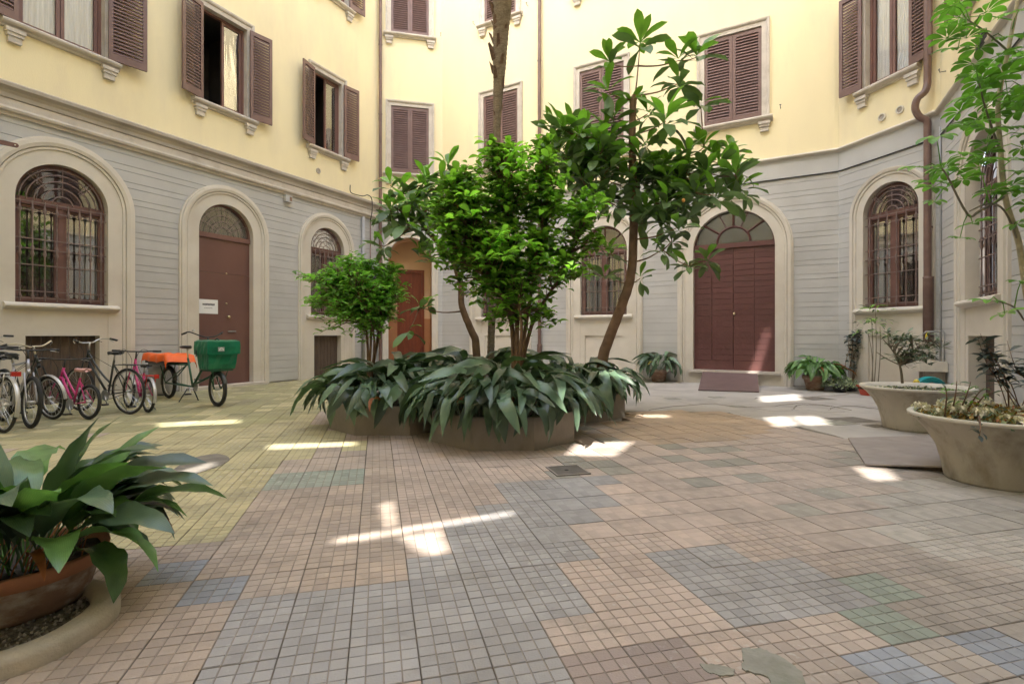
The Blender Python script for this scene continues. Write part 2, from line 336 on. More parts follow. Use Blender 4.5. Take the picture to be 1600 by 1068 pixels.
# ------------------------------------------------------------------ walls
class Wing:
    def __init__(s, P, Q, label, smin=0.0, length=None, top=TOPZ):
        d = (Q - P).normalized(); s.P = P; s.d = d; s.L = length or (Q - P).length; s.smin = smin; s.top = top
        s.root = thing('courtyard_wing', label, 'building', (P.x, P.y, 0), math.atan2(d.y, d.x), 'wings of the house round the courtyard')
        s.gh = []; s.uh = []; s.blocks = []
    def finish(s, planks=True, smin_planks=None, cornice='thin'):
        yw = MB(); yw.poly(rect(s.smin, s.L, HL - 0.06, s.top), 0.0, 0, s.uh); yw.build('upper_wall', 'yellow_plaster', s.root)
        gw = MB(); gw.poly(rect(s.smin, s.L, -0.3, HL - 0.02), 0.012, 0, s.gh); gw.build('ground_floor_wall', 'groove' if planks else 'grey_plaster', s.root)
        if planks:
            a0 = s.smin if smin_planks is None else smin_planks
            z = 0.03; hts = [0.205, 0.115]; k = 0; cache = {}
            ztop = HL - 0.5
            while z < ztop:
                hgt = min(hts[k % 2], ztop - z); k += 1
                cuts = []
                for (c, rr, zs) in s.blocks:
                    zz = z + hgt
                    if zz <= zs: hw = rr - 0.03
                    elif z < zs + rr - 0.04:
                        q = max(0.0, zz - zs); hw = math.sqrt(max(0, (rr - 0.03) ** 2 - q * q))
                        if hw < 0.05: hw = 0
                    else: hw = 0
                    if hw: cuts.append((c - hw, c + hw))
                cuts.sort(); x = a0; segs = []
                for (p, q) in cuts:
                    if p > x + 0.01: segs.append((x, p))
                    x = max(x, q)
                if s.L > x + 0.01: segs.append((x, s.L))
                for (p, q) in segs:
                    b = MB(); b.box(p, q, -0.006 - 0.004 * random.random(), 0.011, z + 0.0045, z + hgt - 0.0045)
                    b.build('plank', 'grey_plaster', s.root)
                z += hgt
        # frieze and cornice
        e = 0.0
        def run(prof, name, m):
            vs_ = []; n = len(prof)
            for a in (s.smin, s.L):
                for (y, z) in prof: vs_.append((a, y, z))
            MB().add(vs_, [(i, i + 1, n + i + 1, n + i) for i in range(n - 1)]).build(name, m, s.root)
        if cornice == 'rich':
            run([(0.012, HL - 0.52), (-0.045, HL - 0.52), (-0.05, HL - 0.47), (-0.10, HL - 0.455), (-0.112, HL - 0.42), (-0.10, HL - 0.385), (-0.055, HL - 0.37), (-0.055, HL - 0.25)], 'string_course', 'pale_stone')
            run([(-0.055, HL - 0.245), (-0.075, HL - 0.235), (-0.08, HL - 0.17), (-0.11, HL - 0.12), (-0.17, HL - 0.075), (-0.175, HL - 0.02), (-0.15, HL + 0.005), (0.0, HL + 0.03)], 'cornice', 'cornice_stone')
        elif cornice == 'thin':
            run([(0.012, HL - 0.5), (-0.02, HL - 0.5), (-0.02, HL - 0.07)], 'frieze', 'grey_plaster')
            run([(-0.02, HL - 0.07), (-0.045, HL - 0.06), (-0.085, HL - 0.045), (-0.10, HL - 0.02), (-0.085, HL + 0.01), (-0.05, HL + 0.025), (0.0, HL + 0.03)], 'cornice', 'cream_stone')
            MB().tube([(s.smin, -0.03, HL - 0.495), (s.smin + (s.L - s.smin) * 0.5, -0.032, HL - 0.503), (s.L, -0.03, HL - 0.495)], 0.011, 6).build('cable', 'cable_black', s.root)

def surround(W, c, r, zs, outer, prj=0.0):
    W.blocks.append((c, outer, zs)); W.gh.append(arch_poly(c, r, zs, -0.3 + 0.001))
    W.gh[-1] = [(a, max(z, -0.25)) for a, z in W.gh[-1]]
    k = outer - r; b = 0.52 * k
    prof = [(0.0, 0.16), (0.0, -0.028), (b, -0.028), (b + 0.006, -0.05), (b + 0.045, -0.055), (b + 0.055, -0.035), (b + 0.062, -0.07), (b + 0.12, -0.085), (outer - r - 0.035, -0.078), (outer - r - 0.03, -0.05), (outer - r, -0.045), (outer - r, 0.013)]
    MB().sweep(arch_path(c, r, zs, -0.2, 28), prof, cap=False).build('surround', 'cream_stone', W.root)

def arched_window(W, c, r, zs, outer, z0=1.75, base='boards', curtain='right', depth=0.13, glazing='window_glass', bars=8, fan='rings', recess=0.16):
    surround(W, c, r, zs, outer)
    # wall below the sill with the cellar opening
    hw = r * 0.80 if base != 'plain' else 0
    m = MB(); lo = [] if not hw else [rect(c - hw, c + hw, -0.1, 1.185)]
    m.poly(rect(c - r, c + r, -0.2, z0), -0.02, 0, lo)
    if hw:
        for (x0, x1) in ((c - hw, c - hw), (c + hw, c + hw)): m.add([(x0, -0.02, -0.1), (x0, -0.02, 1.185), (x0, recess, 1.185), (x0, recess, -0.1)], [(0, 1, 2, 3)])
        m.add([(c - hw, -0.02, 1.185), (c + hw, -0.02, 1.185), (c + hw, recess, 1.185), (c - hw, recess, 1.185)], [(0, 1, 2, 3)])
        if base == 'panel': m.poly(rect(c - hw, c + hw, -0.1, 1.185), 0.02)
    m.build('apron', 'cream_stone', W.root)
    if base == 'boards':
        n = 8; bw = 2 * hw / n
        for i in range(n):
            MB().box(c - hw + i * bw + 0.004, c - hw + (i + 1) * bw - 0.004, recess - 0.03 + 0.004 * random.random(), recess, -0.04, 1.183).build('cellar_board', 'board_wood', W.root)
    # window
    y = depth; f = MB()
    f.sweep(arch_path(0, r, zs, z0, 24), [(0, y + 0.05), (0, y - 0.02), (-0.055, y - 0.02), (-0.06, y - 0.005), (-0.06, y + 0.05)])
    f.box(-r + 0.055, r - 0.055, y - 0.02, y + 0.05, z0 + 0.001, z0 + 0.11)
    f.box(-r + 0.055, r - 0.055, y - 0.045, y + 0.05, zs - 0.09, zs + 0.03)
    f.box(-0.045, 0.045, y - 0.035, y + 0.05, z0 + 0.11, zs - 0.09)
    for sx in (-1, 1):
        a, b = sorted((sx * 0.045, sx * 0.09)); f.box(a, b, y - 0.012, y + 0.045, z0 + 0.11, zs - 0.09)
        a, b = sorted((sx * (r - 0.055), sx * (r - 0.10))); f.box(a, b, y - 0.012, y + 0.045, z0 + 0.11, zs - 0.09)
        a, b = sorted((sx * 0.09, sx * (r - 0.10)))
        f.box(a, b, y - 0.010, y + 0.045, zs - 0.145, zs - 0.09)
    if fan == 'spokes':
        for t_ in (45, 90, 135): f.tube([(0.0, y, zs + 0.03), ((r - 0.05) * math.cos(R(t_)), y, zs + (r - 0.05) * math.sin(R(t_)))], 0.02, 4)
    win = f.build('window', 'frame_paint', W.root, loc=(c, 0, 0))
    if c == c and W.gh: pass
    for sx in (-1, 1):
        a, b = sorted((sx * 0.088, sx * (r - 0.098)))
        MB().box(a, b, y + 0.012, y + 0.016, z0 + 0.108, zs - 0.143).build('pane', glazing, win)
    p = MB(); pts = [(x, z) for x, z in arch_poly(0, r - 0.058, zs + 0.028, zs + 0.028)][1:-1]; p.poly(pts, y + 0.014); p.build('fan_pane', glazing, win)
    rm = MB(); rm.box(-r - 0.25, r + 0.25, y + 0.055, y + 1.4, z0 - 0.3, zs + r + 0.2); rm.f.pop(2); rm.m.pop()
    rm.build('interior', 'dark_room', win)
    if curtain:
        for side in (('left', 'right') if curtain == 'both' else (curtain,)):
            sx = 1 if side == 'right' else -1
            cm = MB(); n = 24; x0, x1 = sx * r * 0.60, sx * r * 0.93; vs_ = []
            for i in range(n + 1):
                x = x0 + (x1 - x0) * i / n; yy = y + 0.12 + 0.018 * math.sin(i * 1.5)
                vs_ += [(x, yy, z0 + 0.05), (x, yy, zs - 0.1)]
            cm.add(vs_, [(2 * i, 2 * i + 2, 2 * i + 3, 2 * i + 1) for i in range(n)]); cm.build('curtain', 'curtain', win, smooth=True)
    # sill
    sm = MB(); prof = [(-0.02, z0 - 0.125), (-0.05, z0 - 0.12), (-0.075, z0 - 0.10), (-0.115, z0 - 0.085), (-0.13, z0 - 0.06), (-0.12, z0 - 0.03), (-0.095, z0 - 0.015), (y - 0.01, z0 + 0.004)]
    vs_ = []; n = len(prof)
    for a in (-r - 0.16, r + 0.16):
        for (yy, z) in prof: vs_.append((a, min(yy, -0.0271) if abs(a) > r and yy > 0 else yy, z))
    sm.add(vs_, [(i, i + 1, n + i + 1, n + i) for i in range(n - 1)] + [tuple(range(n)), tuple(reversed(range(n, 2 * n)))])
    sm.build('sill', 'cream_stone', win)
    # iron grille
    if bars:
        gy = y - 0.085; zt = zs - 0.02; H = zt - z0 - 0.03
        prof = []
        for (fz, rr) in ((0, .012), (.03, .012), (.045, .03), (.075, .013), (.13, .012), (.44, .012), (.47, .031), (.50, .017), (.53, .031), (.56, .012), (.87, .012), (.905, .031), (.94, .012), (1, .012)):
            prof.append((rr, fz * H))
        bm = MB(); bm.lathe(prof, 5); bme = bm.mesh('grille_bar', ['grille_iron'], True)
        for i in range(bars):
            x = -r + 2 * r * (i + 0.5) / bars
            inst('grille_bar', bme, win, (x, gy, z0 + 0.03))
        for fz in (0.03, 0.10, 0.36, 0.52, 0.62, 0.90, 0.985):
            MB().box(-r + 0.002, r - 0.002, gy - 0.014, gy - 0.006, z0 + 0.03 + H * fz - 0.008, z0 + 0.03 + H * fz + 0.008).build('grille_rail', 'grille_iron', win)
        if fan == 'rings':
            for q in (0.22, 0.42, 0.60, 0.76, 0.90):
                rr = r * q
                MB().tube([(rr * math.cos(math.pi * i / 18), gy, zs - 0.02 + rr * math.sin(math.pi * i / 18)) for i in range(19)], 0.011, 5).build('grille_ring', 'grille_iron', win, smooth=True)
            for t_ in (42, 48, 132, 138, 90):
                a0 = r * 0.5 if t_ != 90 else r * 0.22
                MB().tube([(a0 * math.cos(R(t_)), gy, zs - 0.02 + a0 * math.sin(R(t_))), (r * 0.99 * math.cos(R(t_)), gy, zs - 0.02 + r * 0.99 * math.sin(R(t_)))], 0.007, 4).build('grille_spoke', 'grille_iron', win)
    return win

SLATS = {}
def shutter(win, hx, sgn, theta, H, lw, y, side_open=True):
    """one louvred leaf hinged at (hx, y); it reaches sgn*lw along x when theta is 0"""
    M = Matrix.Translation((hx, y, 0)) @ Matrix.Rotation(theta, 4, 'Z') @ Matrix.Diagonal((sgn, 1, 1, 1))
    m = MB(); sw = 0.07; t_ = 0.02
    for (a, b, z0, z1) in ((0.0, sw, 0, H), (lw - sw, lw, 0, H), (sw, lw - sw, 0, 0.14), (sw, lw - sw, H - 0.10, H)):
        m.box(a, b, -t_, t_, z0, z1, M=M)
    m.build('shutter', 'shutter_paint', win)
    key = (round(lw, 3),)
    if key not in SLATS:
        b = MB(); rot = Matrix.Rotation(R(58), 4, 'X'); b.box(sw, lw - sw, -0.043, 0.043, -0.0045, 0.0045, M=rot); SLATS[key] = b.mesh('slat', ['shutter_paint'])
    n = int((H - 0.26) / 0.068)
    for i in range(n):
        o = inst('slat', SLATS[key], win); z = 0.14 + (i + 0.5) * (H - 0.24) / n
        o.matrix_local = Matrix.Translation((hx, y, z)) @ Matrix.Rotation(theta, 4, 'Z') @ Matrix.Diagonal((sgn, 1 if abs(theta) < 1 else -1, 1, 1))

def upper_window(W, c, z0=6.38, z1=8.50, wd=1.2, state='closed', opened=(R(172), R(172)), curtain=True, casements=(1, 1), brackets=(1, 1), sill_ext=0.24):
    hw = wd / 2; H = z1 - z0; W.uh.append(rect(c - hw, c + hw, z0, z1))
    f = MB(); yf = 0.14
    path = [(-hw, 0, -1, 0), (-hw, H, -1, 1), (hw, H, 1, 1), (hw, 0, 1, 0)]
    # timber frame
    f.box(-hw, -hw + 0.05, yf - 0.03, yf + 0.05, 0.0, H); f.box(hw - 0.05, hw, yf - 0.03, yf + 0.05, 0.0, H)
    f.box(-hw + 0.05, hw - 0.05, yf - 0.03, yf + 0.05, H - 0.05, H); f.box(-hw + 0.05, hw - 0.05, yf - 0.03, yf + 0.05, 0.0, 0.06)
    win = f.build('window', 'frame_paint', W.root, loc=(c, 0, z0))
    sur = MB(); sur.sweep([(-hw, -0.0, -1, 0), (-hw, H, -1, 1), (hw, H, 1, 1), (hw, -0.0, 1, 0)], [(0, yf + 0.05), (0, -0.022), (0.10, -0.022), (0.104, -0.04), (0.135, -0.06), (0.17, -0.062), (0.172, 0.001)], cap=False)
    sur.build('surround', 'pale_stone', win)
    sl_ = MB(); prof = [(0.001, -0.135), (-0.05, -0.13), (-0.06, -0.10), (-0.11, -0.085), (-0.135, -0.06), (-0.14, -0.03), (-0.12, -0.006), (yf + 0.05, -0.001)]
    vs_ = []; n = len(prof)
    for a in (-hw - sill_ext, hw + sill_ext):
        for (yy, z) in prof: vs_.append((a, yy if yy < 0 else 0.001, z))
    sl_.add(vs_, [(i, i + 1, n + i + 1, n + i) for i in range(n - 1)] + [tuple(range(n)), tuple(reversed(range(n, 2 * n)))])
    sl_.box(-hw, hw, -0.10, yf + 0.05, -0.05, -0.002)
    sl_.build('sill', 'pale_stone', win)
    for sx, on in ((-1, brackets[0]), (1, brackets[1])):
        if not on: continue
        b = MB(); x = sx * (hw + 0.06)
        b.box(x - 0.13, x + 0.13, -0.105, 0.001, -0.20, -0.136); b.box(x - 0.11, x + 0.11, -0.085, 0.001, -0.26, -0.20); b.box(x - 0.09, x + 0.09, -0.065, 0.001, -0.36, -0.26)
        b.build('bracket', 'pale_stone', win)
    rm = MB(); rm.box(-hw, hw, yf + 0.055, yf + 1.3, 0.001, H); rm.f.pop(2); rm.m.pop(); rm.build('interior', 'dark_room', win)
    if state == 'closed':
        shutter(win, -hw + 0.004, 1, 0.0, H - 0.012, hw - 0.008, 0.03); shutter(win, hw - 0.004, -1, 0.0, H - 0.012, hw - 0.008, 0.03)
    else:
        lw = hw - 0.01
        shutter(win, -hw - 0.03, 1, -opened[0], H - 0.01, lw, -0.085); shutter(win, hw + 0.03, -1, opened[1], H - 0.01, lw, -0.085)
        for i, sx in enumerate((-1, 1)):
            if not casements[i]:
                # sash swung inwards
                M = Matrix.Translation((sx * (hw - 0.05), yf + 0.04, 0)) @ Matrix.Rotation(R(-80 * sx), 4, 'Z') @ Matrix.Diagonal((-sx, 1, 1, 1)); q = MB(); L_ = hw - 0.055
                for (a, b2, za, zb) in ((0, .055, .065, H - .055), (L_ - .055, L_, .065, H - .055), (.055, L_ - .055, .065, .14), (.055, L_ - .055, H - .12, H - .055)): q.box(a, b2, 0, 0.045, za, zb, M=M)
                q.build('sash', 'frame_paint', win); continue
            a, b = sorted((sx * 0.005, sx * (hw - 0.052))); q = MB()
            q.box(a, a + 0.055, yf - 0.012, yf + 0.04, 0.062, H - 0.052); q.box(b - 0.055, b, yf - 0.012, yf + 0.04, 0.062, H - 0.052)
            q.box(a + 0.055, b - 0.055, yf - 0.012, yf + 0.04, 0.062, 0.135); q.box(a + 0.055, b - 0.055, yf - 0.012, yf + 0.04, H - 0.11, H - 0.052)
            q.build('sash', 'frame_paint', win)
            MB().box(a + 0.05, b - 0.05, yf + 0.012, yf + 0.016, 0.13, H - 0.105).build('pane', 'curtain_glass' if curtain else 'window_glass', win)
            if curtain:
                cm = MB(); n = 30; vs_ = []
                for k in range(n + 1):
                    x = a + 0.03 + (b - a - 0.06) * k / n; yy = yf + 0.05 + 0.015 * math.sin(k * 1.35)
                    vs_ += [(x, yy, 0.06), (x, yy, H - 0.05)]
                cm.add(vs_, [(2 * k, 2 * k + 2, 2 * k + 3, 2 * k + 1) for k in range(n)]); cm.build('curtain', 'curtain', win, smooth=True)
    return win
# ================================================================== WING A (left)
WA = Wing(A0, AB, 'long left wing, yellow over grey, with three arches, open brown shutters and bicycles before it', smin=-8.33)
arched_window(WA, 0.86, 0.68, 3.53, 1.14, base='boards', curtain='right')
arched_window(WA, 7.0, 0.62, 3.60, 1.03, base='boards', curtain=None, glazing='dusty_glass')
# the arched door
surround(WA, 3.96, 0.67, 3.53, 1.10)
dm = MB(); r = 0.67; zs = 3.40; y = 0.12
dm.box(-r, r, y, y + 0.05, 0.06, 2.62); door = dm.build('door', 'door_paint', WA.root, loc=(3.96, 0, 0))
MB().box(-r, r, y + 0.002, y + 0.05, 2.626, zs).build('door_panel', 'door_paint', door)
MB().box(-r + 0.002, r - 0.002, y - 0.035, y + 0.05, zs + 0.002, zs + 0.11).build('transom', 'frame_paint', door)
q = MB(); q.sweep(arch_path(0, r, 3.53, zs + 0.11, 24), [(0, y + 0.05), (0, y - 0.02), (-0.045, y - 0.02), (-0.045, y + 0.05)]); q.build('fan_frame', 'frame_paint', door)
p = MB(); p.poly(arch_poly(0, r - 0.04, 3.53, zs + 0.11), y + 0.02); p.build('fan_pane', 'dusty_glass', door)
for k in (0.25, 0.45, 0.65, 0.85):
    rr = r * k; MB().tube([(rr * math.cos(math.pi * i / 16), y - 0.03, 3.52 + rr * math.sin(math.pi * i / 16)) for i in range(17)], 0.008, 5).build('grille_ring', 'grille_iron', door, smooth=True)
for t_ in (25, 45, 75, 90, 105, 135, 155):
    MB().tube([(r * .25 * math.cos(R(t_)), y - 0.03, 3.52 + r * .25 * math.sin(R(t_))), (r * .98 * math.cos(R(t_)), y - 0.03, 3.52 + r * .98 * math.sin(R(t_)))], 0.007, 4).build('grille_spoke', 'grille_iron', door)
rm = MB(); rm.box(-r - .1, r + .1, y + 0.06, y + 1.2, 0.0, 4.4); rm.f.pop(2); rm.m.pop(); rm.build('interior', 'dark_room', door)
MB().box(-r - 0.3, r + 0.3, -0.16, y + 0.05, -0.05, 0.058).build('door_step', 'pale_stone', door)
kn = MB(); kn.lathe([(0.0, -0.075), (0.03, -0.07), (0.035, -0.05), (0.02, -0.03), (0.015, 0.0)], 12, (0.10, y, 1.62), axis='y'); kn.build('door_knob', 'brass', door, smooth=True)
MB().lathe([(0.0, -0.015), (0.022, -0.012), (0.024, 0.0)], 12, (0.07, y, 1.93), axis='y').build('lock', 'brass', door, smooth=True)
MB().lathe([(0.0, -0.012), (0.018, -0.01), (0.02, 0.0)], 12, (0.07, y, 2.63), axis='y').build('lock', 'brass', door, smooth=True)
MB().box(0.10, 0.30, y - 0.03, y - 0.006, 1.27, 1.30).build('door_handle', 'steel', door)
sg = MB(); sg.box(-0.60, -0.14, y - 0.006, y - 0.002, 1.68, 2.0); sheet = sg.build('paper_notice', 'white_paper', door)
ik = MB(); random.seed(3)
x = -0.50
while x < -0.24:
    wd_ = random.uniform(0.012, 0.026); ik.box(x, x + wd_, y - 0.0075, y - 0.0065, 1.872 - 0.008 * random.random(), 1.905 + 0.01 * random.random()); x += wd_ + 0.006
x = -0.46
while x < -0.28:
    wd_ = random.uniform(0.006, 0.012); ik.box(x, x + wd_, y - 0.0075, y - 0.0065, 1.80, 1.812); x += wd_ + 0.006
ik.build('lettering', 'ink', door)
upper_window(WA, 0.86, 6.40, 8.52, 1.26, 'open', (R(172), R(168)))
upper_window(WA, 3.92, 6.38, 8.50, 1.10, 'open', (R(166), R(170)), casements=(0, 1), curtain=False)
upper_window(WA, 7.01, 6.38, 8.50, 1.04, 'open', (R(166), R(170)), casements=(0, 1), curtain=False)
upper_window(WA, 7.2, 10.85, 12.95, 1.10, 'open', (R(172), R(170)))
WA.finish(True, -1.5, 'rich')
v = MB(); v.lathe([(0.075, 0.0), (0.08, -0.02), (0.055, -0.022), (0.05, 0.0), (0.0, 0.0)], 16, (6.66, -0.001, 5.74), axis='y'); v.build('vent', 'cornice_stone', WA.root)
jb = MB(); jb.box(5.50, 5.71, -0.11, -0.012, 4.63, 4.80); jbo = jb.build('junction_box', 'grey_plaster', WA.root); MB().box(5.62, 5.695, -0.114, -0.1095, 4.66, 4.77).build('box_sticker', 'terracotta', jbo)
for (s_, rr, m_) in ((8.36, 0.05, 'pipe_grey'), (8.68, 0.018, 'pipe_brown')):
    MB().tube([(s_, -0.07, 0.0), (s_, -0.07, HL - 0.54)], rr, 10).build('wall_pipe', m_, WA.root, smooth=True)
MB().tube(smooth_path([(7.72, -0.16, HL + 0.26), (7.73, -0.17, HL + 0.05), (8.0, -0.18, HL + 0.03), (8.25, -0.19, HL + 0.06), (8.42, -0.19, HL + 0.13), (8.60, -0.19, HL + 0.06), (8.62, -0.19, HL - 0.3), (8.62, -0.12, HL - 0.6)]), 0.014, 6).build('cable', 'cable_black', WA.root)
# ================================================================== WING B (chamfer on the left)
WB = Wing(AB, BC, 'narrow corner wing with closed shutters above an ochre porch with a red door')
c, r, zs = 1.01, 0.69, 3.66
WB.blocks.append((c, 0.90, zs)); WB.gh.append([(a, max(z, -0.25)) for a, z in arch_poly(c, r, zs, -0.25)])
MB().sweep(arch_path(c, r, zs, -0.2, 28), [(0.0, 0.10), (0.0, -0.03), (0.10, -0.03), (0.11, -0.05), (0.17, -0.055), (0.2, -0.04), (0.2, 0.013)], cap=False).build('surround', 'cream_stone', WB.root)
pm = MB(); D_ = 0.85
def porch(z0, z1, name, m_):
    q = MB()
    for x in (c - r, c + r): q.add([(x, 0.10, z0), (x, D_, z0), (x, D_, z1), (x, 0.10, z1)], [(0, 1, 2, 3)])
    q.poly(rect(c - r, c - 0.40, z0, z1), D_); q.poly(rect(c + 0.50, c + r, z0, z1), D_)
    q.build(name, m_, WB.root)
porch(-0.1, 1.75, 'porch_dado', 'orange_wall'); porch(1.75, 3.44, 'porch_wall', 'ochre_wall')
q = MB(); q.poly([(a, z) for a, z in arch_poly(c, r, zs, 3.44)], D_)
q.sweep(arch_path(c, r, zs, 3.44, 24), [(0, 0.10), (0, D_)], cap=False); q.poly(rect(c - 0.40, c + 0.50, 3.40, 3.44), D_); q.build('porch_vault', 'ochre_wall', WB.root)
dr = MB(); dr.box(-0.45, 0.45, 0, 0.06, 0, 3.40); rd = dr.build('porch_door', 'red_wood', WB.root, loc=(c + 0.05, D_, 0))
for sx in (-1, 1):
    for (z0, z1) in ((0.25, 1.0), (1.15, 3.0)):
        a, b = sorted((sx * 0.05, sx * 0.34)); q = MB(); q.box(a, b, -0.012, 0, z0, z1); q.box(a + .05, b - .05, -0.022, -0.012, z0 + .05, z1 - .05); q.build('door_panel', 'red_wood', rd)
q = MB(); q.box(-0.45, -0.37, -0.04, 0, 0, 3.40); q.box(0.37, 0.45, -0.04, 0, 0, 3.40); q.box(-0.37, 0.37, -0.04, 0, 3.30, 3.40); q.build('door_frame', 'red_wood', rd)
q = MB(); q.lathe([(0.0, -0.06), (0.025, -0.055), (0.02, -0.03), (0.012, 0.0)], 10, (-0.02, -0.0, 1.2), axis='y'); q.build('door_knob', 'brass', rd, smooth=True)
upper_window(WB, 1.0, 6.40, 8.56, 1.2); upper_window(WB, 1.0, 10.88, 13.0, 1.2)
WB.finish(True)
# ================================================================== WING C (back)
WC = Wing(BC, CD, 'wide back wing with the big arched brown gate and closed louvred shutters')
arched_window(WC, 2.2, 0.67, 3.53, 1.10, base='panel', curtain='left', glazing='dusty_glass')
arched_window(WC, 5.53, 0.67, 3.53, 1.10, base='panel', curtain='both', glazing='window_glass', fan='spokes')
c, r, zs = 8.84, 0.925, 3.32
surround(WC, c, r, zs, 1.31)
y = 0.13; gz0, gz1 = 0.33, 3.34
gt = MB(); gt.box(-r, r, y + 0.02, y + 0.05, gz0, gz1); gate = gt.build('gate', 'gate_paint', WC.root, loc=(c, 0, 0))
rows = 20; rh = (gz1 - gz0 - 0.24) / rows
for i in range(rows):
    for (a, b) in ((-r, -0.50), (-0.497, -0.004), (0.004, 0.47), (0.473, r)):
        o = random.uniform(0, 0.005); z = gz0 + 0.24 + i * rh
        MB().box(a + 0.002, b - 0.002, y - 0.004 - o, y + 0.0195, z + 0.004, z + rh - 0.004).build('board', 'gate_paint', gate)
MB().box(-r, -0.004, y - 0.012, y + 0.0195, gz0, gz0 + 0.235).build('kick_board', 'gate_paint', gate); MB().box(0.004, r, y - 0.012, y + 0.0195, gz0, gz0 + 0.235).build('kick_board', 'gate_paint', gate)
MB().box(-r, r, y - 0.05, y + 0.05, gz1 + 0.002, gz1 + 0.12).build('transom', 'gate_paint', gate)
q = MB(); q.sweep(arch_path(0, r, zs + .12, gz1 + 0.12, 24), [(0, y + 0.05), (0, y - 0.02), (-0.05, y - 0.02), (-0.05, y + 0.05)])
for t_ in (38, 65, 90, 115, 142):
    pass
for t_ in (36, 90, 144):
    q.tube([(0.38 * math.cos(R(t_)), y, gz1 + 0.14 + 0.38 * math.sin(R(t_))), (0.86 * math.cos(R(t_)), y, gz1 + 0.13 + 0.83 * math.sin(R(t_)))], 0.026, 4)
q.tube([(0.38 * math.cos(math.pi * i / 16), y, gz1 + 0.14 + 0.38 * math.sin(math.pi * i / 16)) for i in range(17)], 0.026, 4)
for t_ in (66, 114): q.tube([(0.38 * math.cos(R(t_)), y, gz1 + 0.14 + 0.38 * math.sin(R(t_))), (0.84 * math.cos(R(t_)), y, gz1 + 0.14 + 0.80 * math.sin(R(t_)))], 0.012, 4)
q.build('fan_frame', 'gate_paint', gate)
p = MB(); p.poly(arch_poly(0, r - 0.03, zs + .1, gz1 + 0.12), y + 0.02); p.build('fan_pane', 'dusty_glass', gate)
rm = MB(); rm.box(-r - .1, r + .1, y + 0.06, y + 1.2, 0.0, 4.6); rm.f.pop(2); rm.m.pop(); rm.build('interior', 'dark_room', gate)
MB().box(-r - 0.12, r + 0.12, -0.12, y + 0.05, 0.265, 0.328).build('threshold', 'pale_stone', gate)
MB().box(-r, r, -0.03, y + 0.05, -0.2, 0.264).build('threshold_wall', 'cream_stone', gate)
MB().lathe([(0.0, -0.03), (0.03, -0.028), (0.033, 0.0)], 12, (0.02, y - 0.01, 1.72), axis='y').build('lock', 'brass', gate, smooth=True)
upper_window(WC, 2.22, 6.38, 8.62, 1.22); upper_window(WC, 5.47, 6.38, 8.60, 1.28); upper_window(WC, 8.83, 6.38, 8.55, 1.30)
upper_window(WC, 2.21, 10.88, 13.0, 1.12); upper_window(WC, 5.47, 10.85, 13.0, 1.28); upper_window(WC, 8.83, 10.85, 13.0, 1.28)
WC.finish(True)
# ================================================================== WING D (chamfer on the right)
WD = Wing(CD, DE, 'narrow right corner wing with one grilled arch below an open shuttered window')
arched_window(WD, 1.175, 0.575, 3.70, 0.87, base='panel', curtain='left', bars=6)
upper_window(WD, 1.12, 6.38, 8.50, 0.94, 'open', (R(168), R(172)), brackets=(1, 1), sill_ext=0.20)
WD.finish(True)
for s_ in (1.01, 1.38):
    v = MB(); v.lathe([(0.055, 0.02), (0.055, -0.03), (0.075, -0.03), (0.08, -0.001)], 18, (s_, 0, 5.65), axis='y'); vo = v.build('vent', 'cream_stone', WD.root)
    MB().lathe([(0.055, -0.012), (0.0, -0.012)], 18, (s_, 0, 5.65), axis='y').build('vent_mesh', 'cornice_stone', WD.root)
# ================================================================== WING E (right)
WE = Wing(DE, EF, 'right wing seen at a slant behind the palmate plant, grey plank ground floor')
arched_window(WE, 2.19, 0.69, 3.50, 1.10, base='boards', curtain=None, depth=0.24, bars=8, recess=0.22)
upper_window(WE, 2.2, 6.38, 8.50, 1.1, 'open', (R(170), R(170)))
WE.finish(True)
WE.root['label'] = 'right wing seen at a slant behind the palmate plant, grey plank ground floor'
# ================================================================== rear wing (unseen behind the camera; height and openings shaped for shade and sun patches)
WF = Wing(EF, FA, 'unseen rear wing closing the courtyard, made tall for shade, openings added to cast sun patches', top=31.0)
dF = WF.d; nF = Vector((-dF.y, dF.x))
def to_rear(p):               # follow the sun's ray back from a lit spot to the rear wall
    t_ = None; P = Vector((p[0], p[1])); D = Vector((SUN.x, SUN.y))
    k = (P - WF.P).dot(nF) / D.dot(nF); q = P - D * k
    return ((q - WF.P).dot(dF), p[2] + k)
spots = [[(520, 842), (600, 829), (600, 838), (522, 848)], [(604, 828), (800, 799), (804, 803), (606, 836)], [(596, 786), (611, 783), (616, 822), (606, 824)], [(625, 838), (684, 830), (700, 862), (668, 866)],
         [(905, 690), (988, 690), (960, 712), (885, 710)], [(1188, 619), (1245, 615), (1252, 624), (1192, 628)], [(1196, 652), (1230, 650), (1246, 663), (1212, 667)], [(1240, 650), (1276, 650), (1298, 662), (1258, 664)],
         [(245, 660), (372, 655), (374, 661), (250, 667)], [(950, 645), (1044, 648), (1044, 652), (975, 651)], [(1335, 729), (1385, 733), (1402, 748), (1362, 750)], [(256, 745), (330, 722), (336, 728), (270, 752)],
         [(420, 694), (552, 690), (556, 696), (418, 702)]]
for sp_ in spots:
    WF.uh.append([to_rear(gp(*q)) for q in sp_])  # opening added in the unseen wall to throw this sun patch on the paving
gs = []
for (s_, z) in ((9.57, 1.4), (9.63, 1.4), (9.33, 0.2), (9.20, 0.2)):
    P = WC.P + WC.d * s_; gs.append(to_rear((P.x, P.y, z)))
WF.uh.append(gs)  # slanted slit added to throw the sun streak on the gate
lo_holes = []; keep = []
for h in WF.uh:
    (lo_holes if max(z for _, z in h) < HL else keep).append(h)
WF.uh = keep
